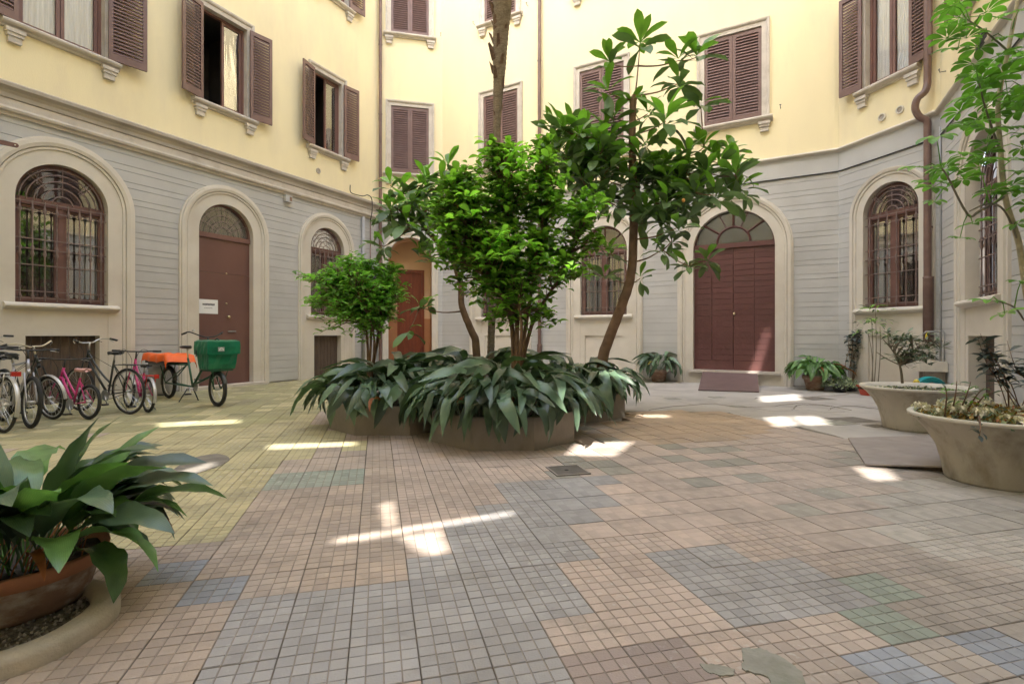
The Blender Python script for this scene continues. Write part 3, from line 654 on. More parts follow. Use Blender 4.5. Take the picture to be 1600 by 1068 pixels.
m = MB(); m.poly(rect(-0.5, WF.L + 0.5, -0.3, 31.0), 0.0, 0, keep + lo_holes); m.build('upper_wall', 'yellow_plaster', WF.root)
# ================================================================== ground
random.seed(11)
g = MB(); g.box(-40, 40, -40, 50, -0.6, -0.030); tag(g.build('ground', 'joint_dirt'), kind='structure')
inner = [A0 + (A0 - AB).normalized() * 8.33, AB, BC, CD, DE, EF]
def inside(pt, poly):
    x, y = pt; c_ = False; n = len(poly)
    for i in range(n):
        x1, y1 = poly[i][0], poly[i][1]; x2, y2 = poly[i - 1][0], poly[i - 1][1]
        if (y1 > y) != (y2 > y) and x < (x2 - x1) * (y - y1) / (y2 - y1) + x1: c_ = not c_
    return c_
court = [(p.x, p.y) for p in inner] + [(FA.x, FA.y)]
# the cement strip in front of the back and right wings
path_px = [(968, 664), (975, 642), (1045, 641), (1140, 644), (1192, 660), (1250, 666), (1300, 678), (1325, 686)]
front = [gp(*q).to_2d() for q in path_px]
edge_c = WC.P + WC.d * 0.2
path_poly = [(p.x, p.y) for p in front] + [(3.98, 6.1), (4.6, 6.0), (5.2, 5.6), (5.95, 5.8), (DE.x, DE.y), (CD.x, CD.y), (edge_c.x, edge_c.y), (-1.6, 12.0), (-0.6, 9.6), (1.0, 8.9)]
pp = MB(); pp.slab_poly(path_poly, -0.03, -0.0035); tag(pp.build('path', 'concrete_path'), kind='structure')

tones = {'pink': (0.41, 0.325, 0.275), 'grey': (0.285, 0.273, 0.272), 'yellow': (0.39, 0.345, 0.195), 'blue': (0.25, 0.265, 0.30), 'green': (0.235, 0.265, 0.225), 'mauve': (0.27, 0.215, 0.195), 'tan': (0.37, 0.275, 0.20), 'moss': (0.275, 0.26, 0.135), 'dull': (0.33, 0.305, 0.275)}
regions = [
 ('blue', [(1310, 1018), (1385, 999), (1500, 1062), (1425, 1090)]), ('blue', [(1472, 982), (1530, 964), (1615, 1000), (1615, 1034), (1580, 1036)]),
 ('green', [(1297, 945), (1365, 932), (1350, 880), (1420, 919), (1360, 930), (1455, 980), (1385, 998)]),
 ('green', [(1277, 890), (1350, 880), (1420, 919), (1340, 935)]),
 ('blue', [(300, 903), (385, 900), (366, 939), (268, 942)]), ('blue', [(236, 872), (318, 870), (292, 904), (203, 905)]), ('blue', [(631, 874), (668, 868), (672, 905), (634, 908)]),
 ('mauve', [(900, 1026), (975, 1009), (1074, 1005), (1125, 1045), (1140, 1090), (905, 1090)]),
 ('grey', [(300, 1090), (300, 1068), (364, 938), (633, 906), (632, 872), (690, 866), (686, 813), (740, 802), (731, 784), (778, 780), (769, 762), (812, 756), (808, 748), (849, 743), (900, 744), (956, 747), (971, 760), (936, 766), (954, 782), (911, 787), (928, 806), (878, 812), (900, 839), (915, 870), (861, 875), (900, 924), (924, 956), (844, 971), (915, 1090)]),
 ('grey', [(994, 855), (1114, 841), (1159, 869), (1227, 859), (1277, 890), (1340, 935), (1200, 964), (1144, 976), (1084, 928), (1037, 892), (1024, 889)]),
 ('green', [(433, 735), (557, 728), (556, 755), (402, 764)]),
 ('yellow', [(0, 900), (300, 842), (345, 840), (430, 716), (481, 714), (483, 700), (560, 700), (566, 690), (470, 650), (380, 665), (0, 690)]),
 ('moss', [(-200, 700), (380, 665), (470, 655), (520, 640), (620, 580), (-200, 600)]),
 ('tan', [(930, 680), (960, 640), (1190, 640), (1200, 676), (1100, 692), (1000, 690)]),
 ('dull', [(1380, 745), (1700, 745), (1700, 905), (1500, 880), (1350, 850), (1380, 790)]),
 ('moss', [(-900, 700), (-200, 600), (0, 640), (0, 700)])]
BIG = []
allslabs = []
pc = [(-0.1, 6.22), (-1.55, 7.05), (0.85, 7.98), (-0.62, 7.88)]
for i in range(-62, 50):
    for j in range(-26, 62):
        ctr = TO + TU * ((i + 0.5) * TS) + TV * ((j + 0.5) * TS); c2 = (ctr.x, ctr.y)
        if not inside(c2, court) or inside(c2, path_poly): continue
        if any(math.hypot(c2[0] - a, c2[1] - b) < 0.62 for a, b in pc): continue
        if ctr.y > 0.6:
            px, py = proj((ctr.x, ctr.y, 0)); area = TS * TS * FPX * FPX * CAM_H / ctr.y ** 3
            vis = -30 < px < 1630 and py < 1090
        else: px = py = 0; area = 0; vis = False
        tn = 'pink'
        for nm, pg in regions:
            if vis and inside((px, py), pg): tn = nm; break
        if not vis and ctr.x < -3: tn = 'moss'
        if tn == 'moss' and random.random() < 0.25: tn = 'yellow'
        col = (Vector(tones[tn]) * 1.26).lerp(Vector((.41, .375, .335)), .05); k = 1 + random.uniform(-0.10, 0.09)
        if tn == 'pink':
            if py < 800 and px > 860 and random.random() < 0.22: col = col.lerp(Vector(tones['green']), 0.6)
            if px < 600 and py > 680: col = col.lerp(Vector((0.36, 0.29, 0.22)), 0.4)
            col = col.lerp(Vector(tones['grey']), random.uniform(0, 0.18))
            if px > 1150: col = col.lerp(Vector(tones['dull']), min(0.7, (px - 1150) / 500))
        allslabs.append((area if vis else -1, i, j, ctr, tuple(col * k)))
allslabs.sort(key=lambda q: -q[0])
def slab_mesh(seed, worn=False):
    random.seed(seed); b = MB(); h_ = TS / 2 - (0.0030 if worn else 0.0014); b.box(-h_, h_, -h_, h_, -0.028, -0.0030, 1); cs = 2 * h_ / 4
    for a in range(4):
        for c_ in range(4):
            x0 = -h_ + a * cs + (0.0019 if a else 0.0012); x1 = -h_ + (a + 1) * cs - (0.0019 if a < 3 else 0.0012); y0 = -h_ + c_ * cs + (0.0019 if c_ else 0.0012); y1 = -h_ + (c_ + 1) * cs - (0.0019 if c_ < 3 else 0.0012); z = random.uniform(-0.0006, 0.0006); e = 0.0016
            b.add([(x0, y0, -0.0031), (x1, y0, -0.0031), (x1, y1, -0.0031), (x0, y1, -0.0031), (x0 + e, y0 + e, z), (x1 - e, y0 + e, z), (x1 - e, y1 - e, z), (x0 + e, y1 - e, z)], [(4, 5, 6, 7), (0, 1, 5, 4), (1, 2, 6, 5), (2, 3, 7, 6), (3, 0, 4, 7)], 0)
    if worn: b.v = [(x, y, z if z < -.02 else (-0.0007 if z < -.001 else z * .4)) for x, y, z in b.v]; b.m = [0] * len(b.m)
    return b.mesh('paving_slab', ['slab', 'slab_groove'])
pav = thing('paving', 'courtyard paving of small ribbed square slabs in pink, grey, yellow and blue', 'paving'); pav['kind'] = 'structure'; del pav['category']
sm_ = [slab_mesh(s_) for s_ in range(5)]; sw_ = [slab_mesh(s_, True) for s_ in range(5)]; random.seed(5)
for q in allslabs[:300]:
    px, py = proj((q[3].x, q[3].y, 0)); worn = px > 850 and py < 865 - (random.random() * 50)
    o = inst('paving_slab', random.choice(sw_ if worn else sm_), pav, (q[3].x, q[3].y, random.uniform(-0.0012, 0.0012)), (random.uniform(-.004, .004), random.uniform(-.004, .004), TA + random.uniform(-.004, .004)))
    o.color = (*q[4], 1)
fm = MB(); cols = []
midn = [q for q in allslabs[300:] if q[0] > 90]
for q in allslabs[300:]:
    C3 = q[3]; z = random.uniform(-0.0015, 0.0015); h_ = TS / 2 - (0.0048 if C3.x > .3 and C3.y < 7 else 0.0032); C3 = q[3]; rt = random.uniform(-.006, .006); u = (TU + TV * rt) * h_; v_ = (TV - TU * rt) * h_
    P4 = [C3 - u - v_, C3 + u - v_, C3 + u + v_, C3 - u + v_]
    ti = [z + random.uniform(-.0014, .0014) for _ in range(4)]
    fm.add([(p.x, p.y, -0.029) for p in P4] + [(p.x, p.y, ti[k]) for k, p in enumerate(P4)], [(4, 5, 6, 7), (0, 1, 5, 4), (1, 2, 6, 5), (2, 3, 7, 6), (3, 0, 4, 7)])
    px_ = proj((C3.x, C3.y, 0))[0] if C3.y > .5 else 800
    cols += [(*q[4], 0.34 - 0.22 * min(1, max(0, (px_ - 820) / 200)))] * 8
me = fm.mesh('far_slabs', ['slab_joined']); ca = me.color_attributes.new('tone', 'FLOAT_COLOR', 'POINT')
ca.data.foreach_set('color', [x for c_ in cols for x in c_])
tag(inst('far_paving_slabs', me, pav), kind='stuff')
# patches in the paving
def blob(pxs, z0, z1, name, m_, parent=None):
    random.seed(len(pxs)); pts = [gp(*q) + Vector((random.uniform(-.02, .02), random.uniform(-.02, .02), 0)) for q in pxs]; b = MB(); b.slab_poly([(p.x + random.uniform(-.006, .006), p.y + random.uniform(-.006, .006)) for p in smooth_path([p for p in pts] + [pts[0]], 5)[:-1]], z0, z1); return b.build(name, m_, parent)
blob([(1157, 1014), (1180, 1010), (1200, 1022), (1225, 1030), (1252, 1052), (1262, 1080), (1190, 1082), (1195, 1060), (1165, 1045), (1157, 1030)], -0.02, 0.005, 'mortar_patch', 'mortar', pav)
blob([(270, 735), (300, 716), (335, 709), (358, 713), (358, 722), (325, 735), (285, 745)], -0.02, 0.0045, 'cement_patch', 'asphalt_patch', pav)
random.seed(17)
for (x, y) in ((1090, 628), (1240, 612), (1150, 634), (1290, 641), (1210, 638), (1330, 655), (1275, 622), (1050, 622), (1370, 665), (1120, 620), (1185, 648), (1310, 660)):
    p = gp(x, y); h_ = random.choice((.13, .2, .26)); M = Matrix.Translation((p.x, p.y, 0)) @ Matrix.Rotation(TA + random.uniform(-.05, .05), 4, 'Z')
    q = MB(); q.box(-h_, h_, -h_ * random.uniform(.5, 1), h_ * .8, -.03, -.0018 + random.uniform(0, .002), M=M); q.build('patched_slab', random.choice(('concrete_path', 'asphalt_patch', 'mortar')), pav)
for pts in ([(1010, 640), (1100, 631), (1180, 636), (1260, 630), (1330, 640)], [(1236, 640), (1242, 634), (1262, 632), (1300, 634)], [(1180, 622), (1230, 617), (1260, 620), (1330, 616)], [(1290, 640), (1330, 634), (1380, 640)]):
    P = [gp(*q) for q in pts]; P = [p + Vector((random.uniform(-.03, .03), random.uniform(-.05, .05), -.0035)) for p in smooth_path(P, 6)]; MB().tube(P, .006, 4).build('crack', 'joint_dirt', pav)
blob([(1092, 1040), (1110, 1035), (1130, 1040), (1150, 1050), (1140, 1058), (1110, 1052)], -0.02, 0.0025, 'mortar_patch', 'mortar', pav)
# manhole
mh = MB(); cx = gp(887, 735); M = Matrix.Translation((cx.x, cx.y, 0)) @ Matrix.Rotation(TA, 4, 'Z')
mh.box(-0.155, 0.155, -0.155, 0.155, -0.02, 0.006, M=M); mo = mh.build('drain_cover', 'manhole'); tag(mo, 'square grey drain cover set in the pink and grey slabs before the planters', 'drain cover')
q = MB(); q.lathe([(0.0, 0.0082), (0.018, 0.0082), (0.019, 0.005)], 12, (cx.x - 0.01, cx.y, 0)); q.build('lift_hole', 'rubber', mo)
for (a, b, c_, d) in ((-.155, .155, .14, .155), (-.155, .155, -.155, -.14), (-.155, -.14, -.14, .14), (.14, .155, -.14, .14)):
    q = MB(); q.box(a, b, c_, d, 0.0065, 0.010, M=M); q.build('cover_rim', 'steel_rust', mo)

# ================================================================== leaves
def leaf_mesh(name, m_, L=0.6, wd=0.1, e0=80, e1=-50, pet=0.3, n=10, fold=0.25, twist=0.0, obov=False, seg=2, wave=0.0, sig=False, cross=(-1, 0, 1)):
    """a leaf in the xz plane: starts at the origin, leaves at elevation e0, ends at e1"""
    vs_ = []; x = z = 0.0; ds = L / (n - 1)
    for i in range(n):
        t_ = i / (n - 1); q0 = max(0.0, min(1.0, (t_ - 0.22) / 0.5)); el = R(e0 + (e1 - e0) * (q0 * q0 * (3 - 2 * q0) if sig else t_ ** 1.35))
        if t_ < pet: hw = 0.004
        else:
            q = (t_ - pet) / (1 - pet)
            hw = wd / 2 * ((math.sin(math.pi * min(1, q ** 0.75))) ** 0.8 if not obov else math.sin(math.pi * q ** 1.35) ** 0.7) if 0 < q < 1 else 0.0015
            hw = max(hw, 0.0015)
        nx, nz = -math.sin(el), math.cos(el); tw = twist * t_
        for sy in cross:
            yy = sy * hw * math.cos(tw); up = (abs(sy) if len(cross) == 3 else sy * sy * 1.15) * hw * fold + sy * hw * math.sin(tw) + (wave * hw * abs(sy) * math.sin(i * 1.9 + 2.2 * sy) if sy else 0)
            vs_.append((x + nx * up, yy, z + nz * up))
        if i < n - 1: x += math.cos(el) * ds; z += math.sin(el) * ds
    fs = []
    for i in range(n - 1):
        for j in range(len(cross) - 1): a = i * len(cross) + j; fs.append((a, a + 1, a + 1 + len(cross), a + len(cross)))
    return MB().add(vs_, fs).mesh(name, [m_], True)
def aspidistra_set(m_, Ls=(0.45, 0.75), wd=0.105):
    out = []
    for k in range(10):
        t_ = k / 9
        out.append(leaf_mesh('aspidistra_leaf', m_, Ls[1] - (Ls[1] - Ls[0]) * min(1, max(0, t_ + random.uniform(-.15, .15))), wd * random.uniform(0.8, 1.12), 84 - 26 * t_ + random.uniform(-4, 4), -12 - 72 * t_, 0.36 + 0.06 * random.random(), 12, 0.35, random.uniform(-0.9, 0.9), wave=0.22, sig=True))
    return out
random.seed(21)
ASP = aspidistra_set('aspidistra', (0.56, 1.04), 0.122); ASPF = aspidistra_set('aspidistra_fresh', (0.50, 0.68), 0.125)
ASPS = aspidistra_set('aspidistra', (0.35, 0.55), 0.075)
def aspidistra(t, cx, cy, z, rad, n, variants, scale=1.0, azr=None, spread=1.0, browns=0, hang=0.3, cover_front=True):
    for i in range(n):
        rr = rad * math.sqrt(random.random()) * 0.97; az = random.uniform(*(azr or (0, 2 * math.pi)))
        bx_, by_ = cx + rr * math.cos(az), cy + rr * math.sin(az)
        out = az + random.gauss(0, 0.55) * spread
        k = min(9, max(0, int((rr / rad) * 6.4 + random.uniform(-2.8, 2.9))))
        if k >= 7 and cover_front and math.sin(az) < -0.55 and abs(math.cos(az)) < .75 and random.random() < .45: continue
        me_ = variants[k]
        o = inst('aspidistra_leaf', me_, t, (bx_, by_, z - 0.01), (random.gauss(0, .32), random.uniform(-.28, .34) + (hang if rr > rad * .75 else 0) * random.random(), out), scale * random.uniform(0.8, 1.12) * (1.13 if k >= 7 else 1))
        if browns and i % browns == 0:
            o.data = BROWN[k % 3]; 
BROWN = [leaf_mesh('aspidistra_leaf', ('leaf_brown', 'leaf_yellow', 'leaf_brown')[k], 0.6, 0.07, 70, -60, 0.3, 10, 0.6) for k in range(3)]

# ------------------------------------------------------------------ octagonal planters
oct_ = [(math.cos(R(22.5 + 45 * k)), math.sin(R(22.5 + 45 * k))) for k in range(8)]
def planter(cx, cy, label, rot=0.0, rad=0.865, hh=0.345):
    t = thing('concrete_planter', label, 'planter', (cx, cy, 0), rot, 'octagonal concrete planters in the middle of the courtyard')
    b = MB(); ro = [(x * rad, y * rad) for x, y in oct_]; ri = [(x * (rad - 0.06), y * (rad - 0.06)) for x, y in oct_]; n = 8
    e = 0.008
    rings = [[(x, y, 0.0) for x, y in ro], [(x, y, hh - e) for x, y in ro], [(x * (1 - e / rad), y * (1 - e / rad), hh) for x, y in ro], [(x, y, hh) for x, y in ri], [(x, y, 0.1) for x, y in ri]]
    vs_ = [p for r_ in rings for p in r_]; fs = [(k * n + i, k * n + (i + 1) % n, (k + 1) * n + (i + 1) % n, (k + 1) * n + i) for k in range(4) for i in range(n)]
    b.add(vs_, fs); b.build('planter_wall', 'planter_concrete', t)
    s_ = MB(); rr = rad - 0.062; m_ = 14; vs_ = []; 
    for i in range(m_ + 1):
        for j in range(m_ + 1):
            x = (i / m_ * 2 - 1); y = (j / m_ * 2 - 1); k = max(abs(x), abs(y)); a = math.atan2(y, x) if k else 0
            kk = k * rr * math.cos(R(22.5)); px = kk * math.cos(a); py = kk * math.sin(a)
            vs_.append((px, py, hh - 0.07 + 0.03 * random.random() + 0.03 * (1 - k)))
    s_.add(vs_, [(i * (m_ + 1) + j, (i + 1) * (m_ + 1) + j, (i + 1) * (m_ + 1) + j + 1, i * (m_ + 1) + j + 1) for i in range(m_) for j in range(m_)])
    tag(s_.build('soil', 'soil', t, True), kind='stuff')
    return t
planter(-0.10, 6.22, 'front octagonal planter, the one with the bushy bright green shrub')
planter(-1.55, 7.05, 'left octagonal planter, the one with the small round shrub')
planter(0.85, 7.98, 'right octagonal planter, the one with the tall single trunk')
planter(-0.62, 7.88, 'rear octagonal planter, the one with the palm trunk')
random.seed(31)
def asp_thing(label, cx, cy, n, variants, rad=0.8, z=0.30, scale=1.0, group='dark leafy plants in the octagonal planters', **kw):
    t = thing('aspidistra_plant', label, 'plant', (0, 0, 0), 0, group)
    t.location = (cx, cy, z); 
    aspidistra(t, 0, 0, 0, rad, n, variants, scale, **kw); return t
asp_thing('broad dark aspidistra leaves spilling over the front planter', -0.10, 6.22, 300, ASP, browns=42)
asp_thing('broad dark aspidistra leaves hanging over the left planter below the small shrub', -1.55, 7.05, 290, ASP, browns=48)
asp_thing('dark aspidistra leaves leaning out of the right planter round the bent trunk', 0.85, 7.98, 230, ASP, scale=0.95)
asp_thing('dark aspidistra leaves standing in the rear planter round the palm', -0.62, 7.88, 170, ASP, scale=1.22)

# ------------------------------------------------------------------ shrubs
def small_leaf(name, m_, L, wd, fold=0.3, drop=-25):
    return leaf_mesh(name, m_, L, wd, 15, drop, 0.12, 5, fold)
def make_shrub(name, label, cat, base, stems, tips, leaves, nleaf, bark, leafname, keep=300, twig=0.26, group=None, trunk_r=0.03, centre=None, lsc=(0.7, 1.25), spread=0.8):
    t = thing(name, label, cat, base, 0, group); B = Vector(base)
    for pts, r0, r1 in stems:
        P = smooth_path([Vector(p) - B for p in pts], 4); MB().tube(P, lerps(r0, r1, len(P)), 7).build('stem', bark, t, True)
    L_ = []; tw = MB()
    allp = [Vector(p) - B for pts, _, _ in stems for p in smooth_path(pts, 5)[8:]]
    for tip in tips:
        p = Vector(tip) - B
        near = min(allp, key=lambda q: (q - p).length + max(0, q.z - p.z + 0.1) * 2)
        d = (p - near); 
        if d.length > 0.08:
            mid = near.lerp(p, 0.5) + Vector((random.uniform(-.05, .05), random.uniform(-.05, .05), 0.04 + 0.08 * random.random()))
            tw.tube([near, mid, p], [0.007, 0.005, 0.002], 4)
        else: mid = near
        dirn = (p - mid).normalized() if (p - mid).length > 0.01 else Vector((0, 0, 1))
        for k in range(nleaf):
            a = k / max(1, nleaf - 1); q = p - dirn * twig * a
            az = random.uniform(0, 2 * math.pi)
            q = q + Vector((math.cos(az), math.sin(az), random.uniform(-.5, .5))) * twig * 0.22 * random.random()
            L_.append((q, az, random.uniform(-0.6, 0.5), random.uniform(*lsc)))
    tw.build('twigs', bark, t)['kind'] = 'stuff'
    L_.sort(key=lambda q: (q[0] + B).y + 0.3 * random.random())
    for (q, az, el, s_) in L_[:keep]:
        inst(leafname, random.choice(leaves), t, q, (random.uniform(-.5, .5), el, az), s_)
    m = MB()
    for (q, az, el, s_) in L_[keep:]:
        M = Matrix.Translation(q) @ Euler((random.uniform(-.5, .5), el, az)).to_matrix().to_4x4() @ Matrix.Scale(s_, 4)
        me_ = random.choice(leaves); m.add([M @ v_.co for v_ in me_.vertices], [tuple(p.vertices) for p in me_.polygons])
    if m.v: tag(m.build('foliage', leaves[0].materials[0].name, t, True), kind='stuff')
    return t
def crown_tips(cells, n, jitter=0.0):
    """tips spread through lobes given as (centre, radii); more near the skin of each lobe"""
    out = []; vol = [c_[1][0] * c_[1][1] * c_[1][2] for c_ in cells]; tot = sum(vol)
    for (c_, r_), v_ in zip(cells, vol):
        for _ in range(max(1, int(n * v_ / tot))):
            d = Vector((random.gauss(0, 1), random.gauss(0, 1), random.gauss(0, 1))).normalized(); k = random.random() ** 0.5 if random.random() > .17 else random.uniform(1.0, 1.4)
            out.append((c_[0] + d.x * r_[0] * k, c_[1] + d.y * r_[1] * k, c_[2] + d.z * r_[2] * k))
    return out
random.seed(41)
PRIV = [small_leaf('shrub_leaf', 'privet_leaf', 0.12 * k, 0.062 * k, 0.3, -25 - 20 * k) for k in (0.8, 0.95, 1.1)]
b0 = (0.02, 6.28, 0.33)
stems = [([b0, at(800, 510, 6.25), at(775, 440, 6.2), at(735, 350, 6.2), at(715, 300, 6.2)], .032, .010),
         ([b0, at(808, 500, 6.2), at(800, 420, 6.3), at(790, 330, 6.3), at(780, 260, 6.1)], .034, .010),
         ([b0, at(822, 505, 6.3), at(835, 430, 6.3), at(850, 340, 6.4), at(855, 250, 6.4)], .030, .010),
         ([b0, at(830, 510, 6.35), at(870, 440, 6.4), at(905, 370, 6.4), at(925, 330, 6.4)], .028, .008),
         ([b0, at(800, 500, 6.5), at(790, 410, 6.8), at(760, 320, 6.9), at(830, 260, 6.8)], .028, .008),
         ([b0, at(815, 520, 6.0), at(812, 470, 6.1), at(840, 400, 6.5), at(820, 330, 6.6)], .022, .007)]
P_ = lambda x, y, Y: tuple(at(x, y, Y))
lobes = [(P_(800, 300, 6.2), (.62, .55, .42)), (P_(730, 330, 6.2), (.42, .42, .36)), (P_(700, 370, 6.2), (.22, .25, .22)), (P_(880, 335, 6.3), (.42, .42, .36)), (P_(790, 390, 6.15), (.72, .55, .38)),
         (P_(745, 425, 6.2), (.34, .36, .32)), (P_(845, 430, 6.2), (.34, .36, .30)), (P_(800, 465, 6.15), (.34, .30, .26)), (P_(925, 385, 6.3), (.20, .24, .14)), (P_(830, 255, 6.3), (.30, .3, .22)), (P_(770, 245, 6.2), (.16, .2, .14)), (P_(785, 500, 6.1), (.26, .22, .16)), (P_(850, 500, 6.3), (.20, .2, .18)), (P_(815, 525, 6.1), (.14, .14, .10)), (P_(925, 350, 6.2), (.15, .2, .15)), (P_(685, 335, 6.3), (.26, .3, .22)), (P_(692, 395, 6.2), (.26, .28, .24)), (P_(725, 280, 6.3), (.22, .25, .16)), (P_(905, 425, 6.3), (.22, .25, .14))]
tips = crown_tips(lobes, 900)
tips += [P_(958, 386, 6.2), P_(965, 388, 6.2), P_(940, 372, 6.2), P_(735, 300, 6.2), P_(676, 352, 6.2), P_(690, 320, 6.2), P_(855, 228, 6.3), P_(792, 222, 6.3), P_(880, 245, 6.3)]
make_shrub('privet_shrub', 'big bushy bright green shrub fanning out of the front planter', 'shrub', b0, stems, tips, PRIV, 9, 'bark_brown', 'shrub_leaf')
random.seed(43)
MAP = [small_leaf('shrub_leaf', 'maple_leaf', 0.095 * k, 0.042 * k, 0.3, -40) for k in (0.8, 1.0, 1.15)]
b1 = (-2.02, 7.35, 0.33)
stems = [([b1, at(574, 530, 7.3), at(560, 490, 7.2), at(520, 450, 7.2)], .022, .006), ([b1, at(580, 525, 7.3), at(580, 480, 7.3), at(575, 430, 7.3)], .020, .006), ([b1, at(590, 525, 7.3), at(598, 480, 7.3), at(608, 440, 7.4)], .018, .006), ([b1, at(585, 530, 7.2), at(565, 470, 7.0), at(545, 430, 7.0)], .018, .006), ([b1, at(592, 528, 7.5), at(605, 490, 7.6), at(618, 460, 7.6)], .016, .005)]
lobes = [(P_(545, 440, 7.2), (.50, .45, .20)), (P_(590, 455, 7.3), (.36, .4, .28)), (P_(515, 470, 7.2), (.34, .36, .20)), (P_(570, 490, 7.2), (.36, .3, .18)), (P_(600, 425, 7.4), (.16, .2, .12)), (P_(540, 415, 7.2), (.2, .25, .10)), (P_(585, 510, 7.2), (.16, .16, .10)), (P_(485, 435, 7.1), (.14, .2, .08)), (P_(578, 522, 7.2), (.24, .2, .16)), (P_(555, 485, 7.1), (.36, .3, .22)), (P_(600, 495, 7.3), (.22, .2, .22)), (P_(565, 412, 7.2), (.14, .2, .12)), (P_(612, 415, 7.4), (.10, .15, .08))]
tips = crown_tips(lobes, 640) + [P_(470, 438, 7.1), P_(475, 432, 7.1), P_(500, 520, 7.1), P_(512, 515, 7.1), P_(625, 462, 7.5), P_(488, 477, 7.1), P_(640, 462, 7.5)]
make_shrub('maple_shrub', 'small rounded fresh green shrub rising from the left planter', 'shrub', b1, stems, tips, MAP, 9, 'bark_brown', 'shrub_leaf', twig=0.2)

# ------------------------------------------------------------------ loquat trees
random.seed(51)
LOQ = [leaf_mesh('loquat_leaf', 'loquat_leaf', 0.36, 0.118, e0, e1, 0.08, 7, 0.25, random.uniform(-.4, .4), True, wave=0.15) for e0, e1 in ((20, -30), (5, -50), (-10, -60), (-35, -80), (30, 0))]
LOQY = [leaf_mesh('loquat_leaf', 'loquat_young', 0.34, 0.11, e0, e1, 0.08, 7, 0.25, random.uniform(-.3, .3), True, wave=0.1) for e0, e1 in ((60, 25), (45, 0), (30, -15))]
LEAVES = []
def flush_leaves(t, name, base_y, keep=300):
    LEAVES.sort(key=lambda q: q[0].translation.y + 0.2 * random.random())
    for M, me_ in LEAVES[:keep]: o = inst(name, me_, t); o.matrix_local = M
    for mn in {q[1].materials[0].name for q in LEAVES[keep:]}:
        m = MB()
        for M, me_ in LEAVES[keep:]:
            if me_.materials[0].name == mn: m.add([M @ v_.co for v_ in me_.vertices], [tuple(p.vertices) for p in me_.polygons])
        tag(m.build('foliage', mn, t, True), kind='stuff')
    LEAVES.clear()
def whorl(t, p, n=9, young=0.4, sc=1.0, tilt=0.0):
    ph = random.random() * 6.28; rx, ry = random.uniform(-.3, .3), random.uniform(-.3, .3)
    for k in range(n):
        yng = k / n < young
        az = ph + k * 2.4 + random.uniform(-.25, .25)
        me_ = random.choice(LOQY if yng else LOQ)
        M = Matrix.Translation(p + Vector((0, 0, (0.03 if yng else -0.035 * (k / n) * 2)))) @ Euler((rx, ry, 0)).to_matrix().to_4x4() @ Matrix.Rotation(az, 4, 'Z') @ Matrix.Rotation(random.uniform(-.3, .3), 4, 'X')
        s_ = sc * random.uniform(0.85, 1.22); LEAVES.append((M @ Matrix.Diagonal((s_, s_, s_, 1)), me_))
def loquat(label, base, trunk, r0, r1, whorls, fruit=()):
    B = Vector(base); t = thing('loquat_tree', label, 'tree', base, 0, 'loquat trees in the planters')
    P = smooth_path([Vector(p) - B for p in trunk], 6)
    P = [p + Vector((random.uniform(-.004, .004), random.uniform(-.004, .004), 0)) for p in P]
    MB().tube(P, lerps(r0, r1, len(P)), 12).build('trunk', 'bark_brown', t, True)
    nodes = list(P)
    for (x, y, Y, n, yg, sc) in whorls:
        p = at(x, y, Y) - B
        near = min(nodes, key=lambda q: (q - p).length + max(0, q.z - p.z + 0.05) * 1.2)
        if (near - p).length > 0.05:
            mid = near.lerp(p, 0.5) + Vector((0, 0, -0.06 * (near - p).length)); Q = smooth_path([near, mid, p], 4)
            MB().tube(Q, lerps(0.014 if (near - p).length > .5 else 0.009, 0.006, len(Q)), 6).build('branch', 'bark_brown', t, True); nodes += Q[3:]
        whorl(t, p, n, yg, sc)
    flush_leaves(t, 'loquat_leaf', B.y)
    for (x, y, Y) in fruit:
        f_ = MB(); f_.lathe([(0, -.028), (.017, -.02), (.024, 0), (.018, .02), (0, .028)], 10); o = f_.build('fruit', 'loquat_fruit', t, True); o.location = at(x, y, Y) - B
    return t
W1 = [(1000, 70, 7.7, 9, .6, 1.0), (953, 100, 7.8, 6, .7, .85), (950, 145, 7.7, 8, .5, 1.0), (1060, 95, 7.7, 7, .5, .95), (1088, 90, 7.7, 10, .5, 1.05), (1062, 130, 7.6, 9, .1, 1.0), (985, 165, 7.8, 8, .7, .7), (960, 185, 7.8, 8, .5, .9), (1040, 190, 7.4, 11, .5, 1.2), (952, 215, 7.6, 8, .1, 1.1), (1012, 178, 7.7, 5, .6, .7), (875, 205, 7.6, 8, .7, 1.0), (905, 215, 7.5, 9, .3, 1.1), (935, 245, 7.4, 8, .3, 1.0),
      (1075, 245, 7.5, 9, .5, 1.0), (1100, 230, 7.6, 9, .6, .9), (1125, 255, 7.5, 9, .6, 1.0), (1150, 275, 7.4, 9, .5, 1.0), (1105, 270, 7.4, 9, .3, 1.1), (1060, 280, 7.5, 9, .3, 1.0), (1030, 260, 7.6, 9, .3, 1.0), (1085, 300, 7.3, 9, .2, 1.2), (1118, 305, 7.2, 8, .1, 1.1), (1040, 315, 7.3, 8, .2, 1.0), (1000, 280, 7.9, 9, .3, 1.0), (970, 290, 7.6, 8, .5, 1.0), (940, 275, 7.5, 9, .5, 1.0), (960, 320, 7.5, 9, .2, 1.0),
      (1010, 330, 7.6, 8, .2, 1.0), (1060, 355, 7.3, 8, .1, 1.05), (1035, 390, 7.4, 7, .1, .9), (1050, 375, 7.6, 6, .2, .8), (1075, 415, 7.3, 7, .1, .85), (1105, 405, 7.2, 7, .2, .8), (950, 395, 7.7, 6, .4, .9), (945, 430, 7.7, 7, .2, .9), (1000, 435, 7.8, 5, .3, .7), (915, 290, 7.6, 7, .4, .9), (1140, 240, 7.8, 7, .6, .8), (905, 250, 7.8, 7, .3, .9), (1010, 225, 7.9, 8, .2, .9), (1095, 165, 7.7, 6, .2, .9)]
